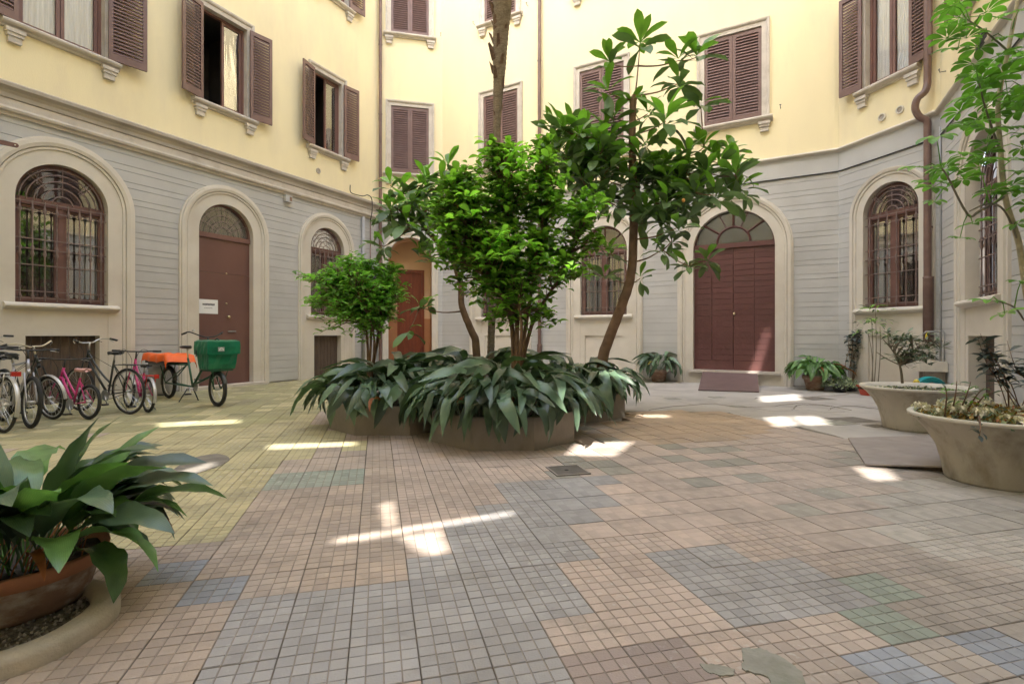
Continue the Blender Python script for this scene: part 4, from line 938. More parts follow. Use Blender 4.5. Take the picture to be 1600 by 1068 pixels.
W1 = [(x, y, Y, n + 3, yg, sc * (1.15 if y < 225 else 1)) for x, y, Y, n, yg, sc in W1]
for _ in range(78):
    x, y = random.choice([(random.uniform(1020, 1160), random.uniform(235, 320)), (random.uniform(900, 1010), random.uniform(230, 330)), (random.uniform(1000, 1100), random.uniform(255, 350)), (random.uniform(860, 960), random.uniform(200, 270))]); W1.append((x, y, random.uniform(7.3, 8.3), 8, .3, .95))
loquat('tall loquat tree with a bent brown trunk rising from the right planter', (1.33, 7.75, 0.3), [(1.33, 7.75, 0.3), at(942, 560, 7.75), at(955, 520, 7.75), at(976, 465, 7.75), at(987, 420, 7.75), at(990, 350, 7.75), at(989, 280, 7.75), at(988, 220, 7.75), at(989, 165, 7.75), at(992, 150, 7.75)], 0.085, 0.045, W1, [(1068, 313, 7.1)])
random.seed(57)
W2 = [(700, 262, 7.7, 9, .5, .95), (690, 285, 7.6, 9, .3, .9), (655, 290, 7.7, 9, .5, .85), (630, 300, 7.8, 8, .5, .8), (610, 290, 7.8, 7, .5, .8), (620, 325, 7.6, 9, .2, .9), (645, 320, 7.5, 9, .2, .9), (670, 330, 7.5, 9, .2, .9), (605, 345, 7.6, 9, .1, .9), (635, 350, 7.4, 10, .1, 1.0), (660, 355, 7.6, 8, .2, .9), (690, 320, 7.8, 8, .3, .9), (600, 385, 7.5, 9, .1, .8), (585, 378, 7.6, 6, .2, .7), (655, 395, 7.6, 7, .6, .7), (670, 405, 7.7, 6, .5, .7), (655, 480, 7.3, 7, .2, .75), (668, 475, 7.4, 6, .3, .7), (640, 515, 7.1, 6, .1, .8), (720, 350, 7.8, 8, .3, .9), (715, 300, 7.9, 8, .4, .9), (690, 350, 7.4, 8, .2, .9), (745, 455, 7.9, 5, .2, .7)]
for _ in range(20): W2.append((random.uniform(605, 720), random.uniform(275, 365), random.uniform(7.4, 8.2), 8, .3, .85))
loquat('loquat tree with thin curving stems leaning left in front of the red porch door', (-0.50, 7.75, 0.3), [(-0.50, 7.75, 0.3), at(744, 540, 7.75), at(736, 515, 7.75), at(722, 480, 7.75), at(720, 445, 7.75), at(712, 420, 7.7), at(700, 395, 7.7), at(675, 370, 7.7), at(655, 345, 7.7)], 0.062, 0.022, W2)

# ------------------------------------------------------------------ palm
random.seed(61)
pb = Vector((-0.28, 8.15, 0.3)); palm = thing('palm_tree', 'slender palm with a shaggy upper trunk rising out of the frame behind the bushy shrub', 'tree', pb)
tr = [at(767, 560, 8.15), at(769, 480, 8.15), at(773, 330, 8.15), at(775, 250, 8.15), at(777, 180, 8.15), at(780, 110, 8.15), at(783, 40, 8.15), at(786, -40, 8.15), at(788, -160, 8.15)]
P = smooth_path([pb] + tr, 6); rads = []
for p in P:
    x = HOR - FPX * (p.z - CAM_H) / 8.15
    r_ = 0.058 if x > 200 else 0.058 + (200 - x) / 80 * 0.03 if x > 120 else 0.09 + (120 - x) / 120 * 0.06
    rads.append(min(r_, 0.15) * random.uniform(0.96, 1.04))
q = MB(); PP = smooth_path(P, 3); rr_ = []
for i in range(len(PP)):
    k = i / (len(PP) - 1) * (len(rads) - 1); a = int(k); b = min(a + 1, len(rads) - 1); rr_.append((rads[a] + (rads[b] - rads[a]) * (k - a)) * (1.05 if i % 2 else 0.965))
q.tube([p - pb for p in PP], rr_, 14); q.build('trunk', 'palm_bark', palm, True)
bt = MB(); bt.add([(-.045, 0, 0), (.045, 0, 0), (.035, .03, .16), (-.035, .03, .16), (-.025, .10, .24), (.025, .10, .24), (-.04, .02, -.01), (.04, .02, -.01)], [(0, 1, 2, 3), (3, 2, 5, 4), (6, 7, 5, 4), (0, 6, 4, 3), (1, 7, 5, 2)]); bme = bt.mesh('leaf_base', ['palm_boot'])
for i in range(64):
    z = 4.45 + (i / 64) ** 0.8 * 3.4; x, y = -0.28 + (z - 2.5) * 0.024, 8.15; az = i * 2.4
    rr = 0.05 + (0.03 if z > 5 else 0.0)
    inst('leaf_base', bme, palm, (x + math.sin(-az) * rr + 0.28 - 0.0, math.cos(az) * rr, z - pb.z), (random.uniform(-.1, .3), 0, az), random.uniform(.6, 1.0) * (1 if z > 5 else .55))
fr = MB()
for k in range(17):
    a = -math.pi * 0.62 + math.pi * 1.24 * k / 16; c_, s_ = math.cos(a), math.sin(a)
    fr.add([(0.65, 0, 0), (0.65 + c_ * .4 - s_ * .02, s_ * .4 + c_ * .02, -.02), (0.65 + c_ * .4 + s_ * .02, s_ * .4 - c_ * .02, -.02), (0.65 + c_ * .72, s_ * .72, -.22)], [(0, 1, 3), (0, 3, 2)])
fr.tube([(0, 0, 0), (.35, 0, .03), (.66, 0, 0)], [.014, .011, .008], 5); frm = fr.mesh('frond', ['loquat_leaf'])
for i in range(26):
    inst('frond', frm, palm, (0.1, 0.0, 7.75 + random.uniform(0, .5) - pb.z), (0, random.uniform(-1.1, .7), i * 2.4), random.uniform(.9, 1.2))

# ------------------------------------------------------------------ foreground pot on its curb ring
random.seed(71)
ring = thing('tree_ring', 'rounded stone curb ring holding dark gravel under the big terracotta pot', 'curb', (-2.17, 2.09, 0))
b = MB(); n = 40; prof = [(1.0, 0.0), (1.0, 0.045), (0.985, 0.06), (0.95, 0.07), (0.84, 0.072), (0.80, 0.062), (0.785, 0.04), (0.785, 0.0)]
def rpt(t_, k): return (0.51 * k * math.copysign(abs(math.cos(t_)) ** 0.85, math.cos(t_)), 0.385 * k * math.copysign(abs(math.sin(t_)) ** 0.85, math.sin(t_)))
vs_ = [(*rpt(2 * math.pi * j / n, k), z) for k, z in prof for j in range(n)]
b.add(vs_, [(i * n + j, i * n + (j + 1) % n, (i + 1) * n + (j + 1) % n, (i + 1) * n + j) for i in range(len(prof) - 1) for j in range(n)])
b.build('curb', 'curb_stone', ring, True)
b = MB(); b.add([(0, 0, 0.03)] + [(*rpt(2 * math.pi * j / n, 0.8), 0.022) for j in range(n)], [(0, j + 1, (j + 1) % n + 1) for j in range(n)]); b.build('gravel_bed', 'gravel_bed', ring)
b = MB()
for _ in range(1500):
    t_ = random.uniform(0, 6.283); k = 0.78 * math.sqrt(random.random()); x, y = rpt(t_, k); s_ = random.uniform(.004, .010)
    M = Matrix.Translation((x, y, 0.028 + random.random() * .006)) @ Euler((random.random() * 3, random.random() * 3, random.random() * 3)).to_matrix().to_4x4()
    b.add([M @ Vector(p) * 1.0 for p in ((s_, 0, 0), (-s_, 0, 0), (0, s_, 0), (0, -s_, 0), (0, 0, s_ * .7), (0, 0, -s_ * .7))], [(0, 2, 4), (2, 1, 4), (1, 3, 4), (3, 0, 4), (2, 0, 5), (1, 2, 5), (3, 1, 5), (0, 3, 5)])
tag(b.build('gravel', 'pebble', ring), kind='stuff')
def round_pot(name, label, loc, prof_body, m_, rimprof=None, rim_m=None, soil_r=0.2, soil_z=0.2, n=40, group=None, cat='flowerpot'):
    t = thing(name, label, cat, loc, 0, group); b = MB(); b.lathe(prof_body, n); b.build('pot_body', m_, t, True)
    if rimprof: b = MB(); b.lathe(rimprof, n); b.build('rim', rim_m, t, True)
    b = MB(); m2 = 6; vs_ = [(0, 0, soil_z + .02)] + [(soil_r * k / m2 * math.cos(2 * math.pi * j / 24), soil_r * k / m2 * math.sin(2 * math.pi * j / 24), soil_z + random.uniform(-.008, .012)) for k in range(1, m2 + 1) for j in range(24)]
    b.add(vs_, [(0, 1 + j, 1 + (j + 1) % 24) for j in range(24)] + [(1 + k * 24 + j, 1 + (k + 1) * 24 + j, 1 + (k + 1) * 24 + (j + 1) % 24, 1 + k * 24 + (j + 1) % 24) for k in range(m2 - 1) for j in range(24)])
    tag(b.build('soil', 'soil', t, True), kind='stuff'); return t
fp = (-2.17, 2.29, 0.03)
round_pot('terracotta_pot', 'big weathered terracotta pot at the left edge, whitish stains under an orange rim', fp,
   [(0.0, 0.0), (0.250, 0.0), (0.258, 0.02), (0.298, 0.155), (0.300, 0.158)], 'terracotta', [(0.296, 0.150), (0.314, 0.152), (0.330, 0.205), (0.328, 0.214), (0.313, 0.216), (0.304, 0.205), (0.292, 0.14)], 'terracotta_rim', 0.300, 0.175)
t = thing('aspidistra_plant', 'broad glossy aspidistra leaves overflowing the big terracotta pot at the left edge', 'plant', (fp[0], fp[1], 0.2))
big = [leaf_mesh('aspidistra_leaf', 'aspidistra_fresh', L_ * 1.06, w_ * 1.25, e0, e1, 0.26, 16, 0.22, tw, wave=0.16, cross=(-1, -.5, 0, .5, 1)) for (L_, w_, e0, e1, tw) in ((.62, .125, 80, -20, .2), (.66, .13, 72, -45, -.3), (.60, .135, 65, -65, .4), (.66, .12, 82, 20, -.2), (.58, .13, 55, -75, .1), (.72, .125, 70, -35, .5), (.62, .14, 60, -30, -.5))]
old = [leaf_mesh('aspidistra_leaf', 'aspidistra', L_ * 1.06, w_ * 1.25, e0, e1, 0.26, 16, 0.22, tw, wave=0.16, cross=(-1, -.5, 0, .5, 1)) for (L_, w_, e0, e1, tw) in ((.64, .125, 76, -30, .2), (.60, .13, 66, -55, -.3), (.56, .13, 58, -70, .3))]
for i in range(74):
    az = random.uniform(0, 6.283) if i > 44 else random.uniform(-1.9, 1.2); rr = 0.2 * math.sqrt(random.random())
    me_ = random.choice(big if random.random() < 0.6 else old)
    if -2.7 < az < -.45 and me_ in (big[2], big[4], big[6], old[2]) and i % 4: continue
    inst('aspidistra_leaf', me_, t, (rr * math.cos(az), rr * math.sin(az), 0.0), (random.uniform(-.3, .3), random.uniform(-.25, .45), az + random.uniform(-.5, .5)), random.uniform(.8, 1.12))
upl = [leaf_mesh('aspidistra_leaf', m_, .72, .15, 84, e1, 
 .3, 16, .2, tw, wave=.14, cross=(-1, -.5, 0, .5, 1)) for m_, e1, tw in (('aspidistra', 48, .6), ('aspidistra_fresh', 15, -.5), ('aspidistra', -5, .3))]
for (az, tl, k, s_) in ((-.3, .05, 0, 1.0), (-.1, .35, 1, 1.05), (.2, .45, 2, 1.1), (-.5, .3, 1, 1.0), (.5, .3, 2, 1.1), (-1.0, .25, 1, .95), (2.5, .1, 0, .95), (-1.6, .2, 2, 1.0), (.0, .6, 2, 1.0), (-.2, .15, 1, .9), (1.2, .2, 2, 1)):
    inst('aspidistra_leaf', upl[k], t, (.12 * math.cos(az), .12 * math.sin(az), 0), (random.uniform(-.2, .2), tl, az), s_)
for (az, el, k, s_) in ((0.55, .35, 0, 1.0), (1.0, -.1, 2, .7), (-.6, .3, 2, .6)):
    inst('aspidistra_leaf', BROWN[k], t, (.1 * math.cos(az), .1 * math.sin(az), 0), (0, el, az), s_)
for i in range(30):
    az = random.uniform(-2.2, 1.2); rr = random.uniform(.12, .24)
    MB().tube([(rr * math.cos(az), rr * math.sin(az), -.02), (rr * 1.05 * math.cos(az + .1), rr * 1.05 * math.sin(az + .1), .06), (rr * 1.1 * math.cos(az + .3), rr * 1.1 * math.sin(az + .3), .11 + .05 * random.random())], [.004, .003, .002], 4).build('dry_stalk', 'leaf_brown' if i % 3 else 'dry_leaf', t)

# ------------------------------------------------------------------ the two flared cement pots, and the pots along the wall
flare = lambda k=1.0: [(0.0, 0.0), (0.345 * k, 0.0), (0.352 * k, 0.02), (0.37 * k, 0.13), (0.405 * k, 0.26), (0.46 * k, 0.37), (0.535 * k, 0.46), (0.595 * k, 0.515)]
frim = lambda k=1.0: [(0.592 * k, 0.513), (0.607 * k, 0.520), (0.610 * k, 0.540), (0.600 * k, 0.548), (0.57 * k, 0.545), (0.53 * k, 0.50), (0.48 * k, 0.40)]
np_ = (3.98, 4.30, 0.0)
round_pot('flared_planter', 'nearest flared cement planter with dry flowers, at the right edge', np_, [(r_ * .965 if z < .3 else r_ * .975, z) for r_, z in flare()], 'pot_cement', frim(.97), 'pot_rim', 0.53, 0.47, 56, 'flared cement planters on the right', 'planter')
fpot = (5.18, 6.72, 0.0)
round_pot('flared_planter', 'farther flared cement planter with a little olive tree, before the teal hose', fpot, flare(1.0), 'pot_cement', frim(1.0), 'pot_rim', 0.53, 0.475, 56, 'flared cement planters on the right', 'planter')
# ground cover in the near one
random.seed(81)
def cover(label, ctr, rad, n, mlist, sz=(0.03, 0.06), hgt=0.10, name='ground_cover', group=None, cat='plant', shell=True):
    t = thing(name, label, cat, ctr, 0, group)
    for m_, frac in mlist:
        b = MB()
        for _ in range(int(n * frac)):
            a = random.uniform(0, 6.283); rr = rad * math.sqrt(random.random()); s_ = random.uniform(*sz)
            z = hgt * (1 - (rr / rad) ** 2 * 0.6) * (0.5 + random.random() * 0.6)
            M = Matrix.Translation((rr * math.cos(a), rr * math.sin(a), z)) @ Euler((random.uniform(-1, 1), random.uniform(-1, 1), random.uniform(0, 6.28))).to_matrix().to_4x4()
            b.add([M @ Vector(p) for p in ((0, 0, 0), (s_ * .5, s_ * .32, s_ * .1), (s_, 0, 0), (s_ * .5, -s_ * .32, s_ * .1))], [(0, 1, 2, 3)])
        o = b.build('foliage' if 'petal' not in m_ else 'petals', m_, t); tag(o, kind='stuff')
    return t
cover('dry yellow and white ground cover filling the nearest flared planter', (np_[0], np_[1], 0.47), 0.55, 3600, [('dry_leaf', .38), ('variegated_leaf', .22), ('aspidistra', .12), ('leaf_brown', .1), ('white_petal', .05)], (0.022, 0.055), 0.13)
t = thing('dried_flowers', 'pale dried flower heads standing along the rim of the nearest flared planter', 'flowers', (np_[0], np_[1], 0.5))
fh = MB()
for _ in range(26):
    s_ = 0.02; M = Matrix.Translation(Vector((random.gauss(0, .014), random.gauss(0, .014), random.gauss(0, .009)))) @ Euler((random.uniform(-1.2, 1.2), random.uniform(-1.2, 1.2), random.uniform(0, 6.28))).to_matrix().to_4x4()
    fh.add([M @ Vector(p) for p in ((-s_, 0, 0), (0, s_ * .7, .004), (s_, 0, 0), (0, -s_ * .7, .004))], [(0, 1, 2, 3)])
fhm = fh.mesh('flower_head', ['white_petal'])
for i in range(70):
    a = random.uniform(0, 6.283); rr = 0.54 * math.sqrt(random.random()); inst('flower_head', fhm, t, (rr * math.cos(a), rr * math.sin(a), 0.06 + .07 * random.random()), (0, 0, a), random.uniform(.6, 1.3))
# leafy sprig over the rim
def sprig_plant(name, label, base, stems, leaves, nper, leafname, bark='bark_brown', r0=0.008, cat='plant', lsc=(.7, 1.2), group=None):
    B = Vector(base); t = thing(name, label, cat, base, 0, group)
    for pts in stems:
        P = smooth_path([Vector(p) - B for p in pts], 5); MB().tube(P, lerps(r0, r0 * .3, len(P)), 5).build('stem', bark, t, True)
        for k in range(nper):
            i = int((0.35 + 0.65 * k / nper) * (len(P) - 1)); az = random.uniform(0, 6.28)
            inst(leafname, random.choice(leaves), t, P[i], (random.uniform(-.5, .5), random.uniform(-.5, .6), az), random.uniform(*lsc))
    return t
BLU = [small_leaf('leaf', 'blue_leaf', .12, .042, .2, -40), small_leaf('leaf', 'blue_leaf', .095, .036, .2, -20)]
OLI = [small_leaf('leaf', 'olive_leaf', .10, .028, .2, -30), small_leaf('leaf', 'olive_leaf', .085, .026, .2, 10)]
st = []
for k in range(9):
    x = 1545 + random.uniform(-8, 50); st.append([at(1585 + random.uniform(-12, 20), 650, 4.4), at(x + 20, 600, 4.35), at(x, 565 + random.uniform(-15, 20), 4.3), at(x - 15, 545 + random.uniform(-25, 25), 4.3)])
sprig_plant('dark_leaved_sprigs', 'thin dark blue-green sprigs growing from the nearest flared planter', (4.15, 4.4, .5), st, BLU, 15, 'leaf', r0=.005)
sprig_plant('rosette', 'little green rosette hanging over the rim of the nearest flared planter', at(1530, 650, 3.75), [[at(1530, 650, 3.78), at(1532, 668, 3.68), at(1530, 682, 3.66)]], BLU, 9, 'leaf', lsc=(.5, .9))
sprig_plant('grey_green_sprig', 'fresh green sprig standing among the flowers of the nearest flared planter', (3.55, 4.25, .5), [[at(1490 + dx, 650, 4.25), at(1500 + dx * 1.5, 620, 4.2), at(1505 + dx * 2, 590 + abs(dx), 4.2)] for dx in (-14, -5, 6, 16, 24)], [small_leaf('leaf', 'schefflera_leaf', .07, .022, .2, -30), OLI[0]], 9, 'leaf')
# olive tree in the far pot
random.seed(83)
tb = at(1410, 598, 6.72)
st = [([tb, at(1408, 580, 6.7), at(1404, 565, 6.7), at(1395, 548, 6.7), at(1380, 530, 6.7)], .018, .005), ([at(1404, 565, 6.7), at(1415, 555, 6.7), at(1435, 545, 6.7), at(1455, 540, 6.7)], .010, .004), ([at(1404, 566, 6.7), at(1398, 545, 6.6), at(1405, 530, 6.6)], .010, .004), ([at(1406, 570, 6.7), at(1385, 560, 6.8), at(1370, 550, 6.8)], .009, .004), ([at(1415, 555, 6.7), at(1425, 535, 6.6), at(1440, 528, 6.6)], .007, .003)]
tips = crown_tips([(P_(1440, 545, 6.7), (.25, .2, .14)), (P_(1400, 535, 6.7), (.22, .2, .08)), (P_(1425, 560, 6.6), (.2, .2, .10)), (P_(1455, 560, 6.8), (.14, .16, .10))], 64)
make_shrub('olive_tree', 'small sparse grey-green olive tree in the farther flared planter', 'tree', tuple(tb), st, tips, OLI, 7, 'bark_grey', 'leaf', twig=.12)
cover('low green and white ground cover in the farther flared planter', (fpot[0], fpot[1], .47), .52, 700, [('variegated_leaf', .5), ('aspidistra', .2), ('white_petal', .12)], (.02, .05), .05)

# palmate tree in the nearest planter
random.seed(91)
SCH = [leaf_mesh('leaflet', 'schefflera_leaf', .16 * k, .062 * k, 12, -35, .14, 8, .3, 0, True) for k in (.85, 1.0, 1.1)]
sb = Vector((4.12, 4.15, .48)); sch = thing('palmate_tree', 'slender pale-stemmed tree with finger-like leaves in the nearest flared planter, right edge', 'tree', sb)
trunk = [sb, Vector((4.20, 4.15, 1.0)), at(1606, 470, 4.15), at(1592, 380, 4.15), at(1571, 310, 4.15), at(1563, 230, 4.15), at(1560, 160, 4.15), at(1575, 80, 4.15), at(1590, 0, 4.15), at(1600, -80, 4.15)]
P = smooth_path([p - sb for p in trunk], 5); MB().tube(P, lerps(.026, .012, len(P)), 9).build('trunk', 'bark_pale', sch, True)
nodes = P[8:]
def palmate(p, near, az0, s_=1.0, n=7):
    d = p - near; mid = near.lerp(p, .5) + Vector((0, 0, .03)); MB().tube([near, mid, p], [.005, .0035, .003], 5).build('leaf_stalk', 'schefflera_leaf', sch)
    ex = random.uniform(-.5, .5); ey = random.uniform(-.4, .3)
    for k in range(n):
        a = az0 + (k - (n - 1) / 2) * .72
        M = Matrix.Translation(p) @ Euler((ex, ey, 0)).to_matrix().to_4x4() @ Matrix.Rotation(a, 4, 'Z')
        q = s_ * (1 - abs(k - (n - 1) / 2) * .09); o = inst('leaflet', random.choice(SCH), sch); o.matrix_local = M @ Matrix.Diagonal((q, q, q, 1))
def branch(pts, r0=.012):
    Q = smooth_path([Vector(p) - sb for p in pts], 4); MB().tube(Q, lerps(r0, .005, len(Q)), 6).build('branch', 'bark_grey', sch, True); return Q
B1 = branch([at(1568, 308, 4.15), at(1530, 330, 4.0), at(1512, 335, 3.95), at(1480, 275, 3.9), at(1470, 262, 3.9)])
B2 = branch([at(1592, 380, 4.15), at(1570, 330, 4.1), at(1545, 318, 4.0), at(1515, 330, 3.95)], .009)
B3 = branch([at(1560, 230, 4.15), at(1540, 170, 4.0), at(1530, 130, 3.9)], .01); B4 = branch([at(1600, 500, 4.15), at(1585, 480, 4.0), at(1560, 470, 3.9)], .008)
B5 = branch([at(1575, 80, 4.15), at(1540, 50, 4.0), at(1510, 30, 3.9)], .009)
nodes = nodes + B1 + B2 + B3 + B4 + B5
for (x, y, Y, s_) in [(1463, 215, 3.8, 1.0), (1440, 262, 3.8, 1.0), (1475, 262, 3.8, .95), (1452, 285, 3.7, .8), (1500, 240, 3.9, 1.0), (1505, 280, 3.9, .9), (1530, 262, 4.0, .9), (1548, 300, 3.9, 1.0), (1520, 350, 3.9, .9), (1500, 372, 3.8, .7), (1580, 290, 4.0, 1.0), (1595, 250, 4.0, 1.0), (1460, 315, 3.8, .6),
     (1520, 150, 3.9, 1.1), (1545, 130, 3.9, 1.1), (1500, 175, 3.9, 1.0), (1535, 190, 3.9, 1.0), (1570, 120, 4.0, 1.1), (1590, 160, 4.0, 1.1), (1510, 60, 3.8, 1.1), (1495, 45, 3.8, 1.0), (1540, 20, 3.9, 1.1), (1480, 60, 3.8, .9), (1570, 60, 4.0, 1.1), (1600, 90, 4.0, 1.1), (1560, 90, 3.9, 1.0), (1520, 100, 4.0, 1.0), (1590, 20, 4.0, 1.1), (1580, 200, 4.0, 1.0), (1540, 225, 4.0, .8),
     (1545, 470, 3.9, .8), (1570, 490, 3.9, .9), (1595, 440, 4.0, .8), (1590, 350, 4.1, .8), (1490, 10, 3.9, 1.0), (1605, 320, 4.0, 1.0)] + [(random.uniform(1490, 1605), random.uniform(-10, 210), random.uniform(3.8, 4.5), 1.05) for _ in range(22)] + [(random.uniform(1440, 1600), random.uniform(210, 310), random.uniform(3.8, 4.3), .9) for _ in range(9)] + [(1600, 210, 4.1, 1.0), (1500, 5, 4.0, 1.0), (1548, 160, 4.1, .9)]:
    p = at(x, y, Y) - sb; near = min(nodes, key=lambda q: (q - p).length); palmate(p, near, math.atan2((p - near).y, (p - near).x), s_)

# ------------------------------------------------------------------ wall plants
random.seed(95)
def tpot(label, loc, k=1.0, m_='terracotta', grp=None):
    return round_pot('terracotta_pot', label, loc, [(0, 0), (.15 * k, 0), (.20 * k, .22 * k), (.205 * k, .225 * k)], m_, [(.20 * k, .215 * k), (.222 * k, .22 * k), (.23 * k, .29 * k), (.215 * k, .295 * k), (.2 * k, .25 * k)], m_, .2 * k, .25 * k, 28, grp)
pA = gp(1029, 596); tpot('terracotta pot left of the big gate', (pA.x, pA.y, 0), 1.05)
asp_thing('bushy aspidistra with one yellow leaf in the pot left of the big gate', pA.x, pA.y, 70, ASP, .16, .27, .92, group='potted aspidistras beside the gate', browns=30)
pB = gp(1275, 609); pB.x -= .02; tpot('terracotta pot right of the big gate', (pB.x, pB.y, 0), 1.1)
asp_thing('spreading light green aspidistra in the pot right of the big gate', pB.x, pB.y, 80, ASPF, .18, .28, 1.2, group='potted aspidistras beside the gate', browns=14)
pV = gp(1312, 612); round_pot('plant_pot', 'dark pot hidden in pale variegated leaves', (pV.x, pV.y, 0), [(0, 0), (.11, 0), (.14, .12)], 'black_plastic', [(.138, .118), (.15, .12), (.15, .135), (.13, .135)], 'black_plastic', .13, .11, 20)
cover('low pale variegated plant at the foot of the right corner', (pV.x, pV.y - .02, .05), .34, 700, [('variegated_leaf', .8), ('olive_leaf', .3)], (.03, .07), .28, name='variegated_plant')
pU = gp(1335, 611); st = []
for k in range(7): st.append([(pU.x, pU.y + .1, .05), (pU.x + random.uniform(-.15, .15), pU.y + .1, .5), (pU.x + random.uniform(-.25, .2), pU.y + .05, .9 + .3 * random.random()), (pU.x + random.uniform(-.3, .25), pU.y, 1.0 + .35 * random.random())])
sprig_plant('blue_leaved_shrub', 'upright shrub with dark bluish leaves against the corner, right of the light green aspidistra', (pU.x, pU.y + .1, .05), st, BLU, 26, 'leaf', lsc=(.8, 1.4))
pU2 = round_pot('plant_pot', 'small dark pot of the bluish shrub', (pU.x, pU.y + .1, 0), [(0, 0), (.10, 0), (.12, .12)], 'black_plastic', None, None, .11, .10, 18)
tr_ = gp(1362, 617); rb = thing('trough', 'red plastic trough pot between the right corner and the farther flared planter', 'planter', (tr_.x + .05, tr_.y, 0), 0.1)
q = MB(); q.add([(-.22, -.09, 0), (.22, -.09, 0), (.22, .09, 0), (-.22, .09, 0), (-.27, -.12, .19), (.27, -.12, .19), (.27, .12, .19), (-.27, .12, .19)], [(0, 3, 2, 1), (0, 1, 5, 4), (1, 2, 6, 5), (2, 3, 7, 6), (3, 0, 4, 7)]); q.build('trough_body', 'red_plastic', rb)
q = MB(); q.box(-.285, .285, -.135, -.115, .17, .20); q.box(-.285, .285, .115, .135, .17, .20); q.box(-.285, -.265, -.115, .115, .17, .20); q.box(.265, .285, -.115, .115, .17, .20); q.build('rim', 'red_plastic', rb)
tag(MB().box(-.262, .262, -.112, .112, .12, .165).build('soil', 'soil', rb), kind='stuff')
Yt = tr_.y; pt = at(1366, 600, Yt)
tall = thing('tall_leggy_plant', 'leggy plant with feathery green tops standing in the red trough', 'plant', pt)
for (x0, x1, y1) in ((1366, 1368, 480), (1362, 1362, 500), (1372, 1375, 510), (1364, 1356, 520)):
    Q = smooth_path([at(x0, 598, Yt) - pt, at((x0 + x1) / 2 + 2, 550, Yt) - pt, at(x1, y1, Yt) - pt], 5); MB().tube(Q, lerps(.010, .005, len(Q)), 6).build('stem', 'bark_grey', tall, True)
FE = [small_leaf('leaf', 'olive_leaf', .10, .025, .2, -40), small_leaf('leaf', 'maple_leaf', .11, .026, .2, -35)]
for (x, y, n, sp_) in ((1368, 478, 46, 26), (1355, 500, 40, 24), (1375, 498, 30, 20), (1350, 515, 26, 20), (1372, 520, 20, 14)):
    for k in range(n):
        a = random.uniform(0, 6.28); d = random.random() * sp_ / FPX * Yt; p = at(x, y, Yt) - pt + Vector((d * math.cos(a), d * math.sin(a) * .8, random.uniform(-.03, .05) - d * .25)); inst('leaf', random.choice(FE), tall, p, (random.uniform(-.4, .4), random.uniform(-.2, .5), a), random.uniform(.8, 1.4))
# ================================================================== ramps, plates, fittings
rp = thing('metal_ramp', 'brown metal ramp leading up to the threshold of the big gate', 'ramp', (0, 0, 0))
a0, a1 = WC.P + WC.d * 8.16, WC.P + WC.d * 9.40
nC = Vector((WC.d.y, -WC.d.x)); b0_, b1_ = gp(1091, 610).to_2d(), gp(1186, 613).to_2d(); a0 = a0 + nC * .13; a1 = a1 + nC * .13
rp.location = (b0_.x, b0_.y, 0); o_ = Vector((b0_.x, b0_.y, 0))
def v3(p, z): return Vector((p.x, p.y, z)) - o_
q = MB(); q.add([v3(b0_, .006), v3(b1_, .006), v3(a1, .262), v3(a0, .262), v3(b0_, .022), v3(b1_, .022), v3(a1, .285), v3(a0, .285)], [(0, 3, 2, 1), (4, 5, 6, 7), (0, 1, 5, 4), (1, 2, 6, 5), (2, 3, 7, 6), (3, 0, 4, 7)]); q.build('ramp_plate', 'ramp_steel', rp)
for (p_, q_) in ((b0_, a0), (b1_, a1)):
    m_ = MB(); A_, B_ = v3(p_, .004), v3(q_, .262); d_ = (v3(b1_, 0) - v3(b0_, 0)).normalized() * .01 * (1 if p_ is b0_ else -1)
    m_.add([A_, B_, v3(q_, 0.006), A_ + d_, B_ + d_, v3(q_, 0.006) + d_], [(0, 1, 2), (3, 5, 4), (0, 3, 4, 1), (1, 4, 5, 2), (0, 2, 5, 3)]); m_.build('ramp_side', 'ramp_steel', rp)
P4 = [gp(1325, 686), gp(1352, 728), gp(1500, 741), gp(1475, 686)]
pl = thing('steel_plate', 'reddish checkered steel plate lying half raised beside the flared planters', 'plate', (P4[0].x, P4[0].y, 0)); o_ = Vector((P4[0].x, P4[0].y, 0))
zz = (.006, .008, .055, .04); q = MB(); q.add([Vector((p.x, p.y, z)) - o_ for p, z in zip(P4, zz)] + [Vector((p.x, p.y, z + .014)) - o_ for p, z in zip(P4, zz)], [(0, 3, 2, 1), (4, 5, 6, 7), (0, 1, 5, 4), (1, 2, 6, 5), (2, 3, 7, 6), (3, 0, 4, 7)]); q.build('plate', 'steel_rust', pl)
q = MB(); A_, B_ = P4[1] - o_, P4[2] - o_; q.add([A_ + Vector((.15, .03, .004)), B_ + Vector((0, .03, .004)), B_ + Vector((0, .03, .053)), A_ + Vector((.15, .03, .014))], [(0, 1, 2, 3)]); q.build('plate_skirt', 'board_wood', pl)
# corner of a pale square planter at the right edge
sp2 = thing('square_planter', 'pale square planter cut off by the right edge in front of the nearest flared one', 'planter', (3.92, 3.42, 0), 0.15)
q = MB(); q.add([(-.20, -.20, 0), (.20, -.20, 0), (.20, .20, 0), (-.20, .20, 0), (-.25, -.25, .30), (.25, -.25, .30), (.25, .25, .30), (-.25, .25, .30)], [(0, 3, 2, 1), (0, 1, 5, 4), (1, 2, 6, 5), (2, 3, 7, 6), (3, 0, 4, 7)]); q.build('planter_wall', 'pot_rim', sp2)
q = MB(); q.box(-.27, .27, -.27, -.23, .28, .33); q.box(-.27, .27, .23, .27, .28, .33); q.box(-.27, -.23, -.23, .23, .28, .33); q.box(.23, .27, -.23, .23, .28, .33); q.build('rim', 'pot_rim', sp2); tag(MB().box(-.228, .228, -.228, .228, .24, .27).build('soil', 'soil', sp2), kind='stuff')

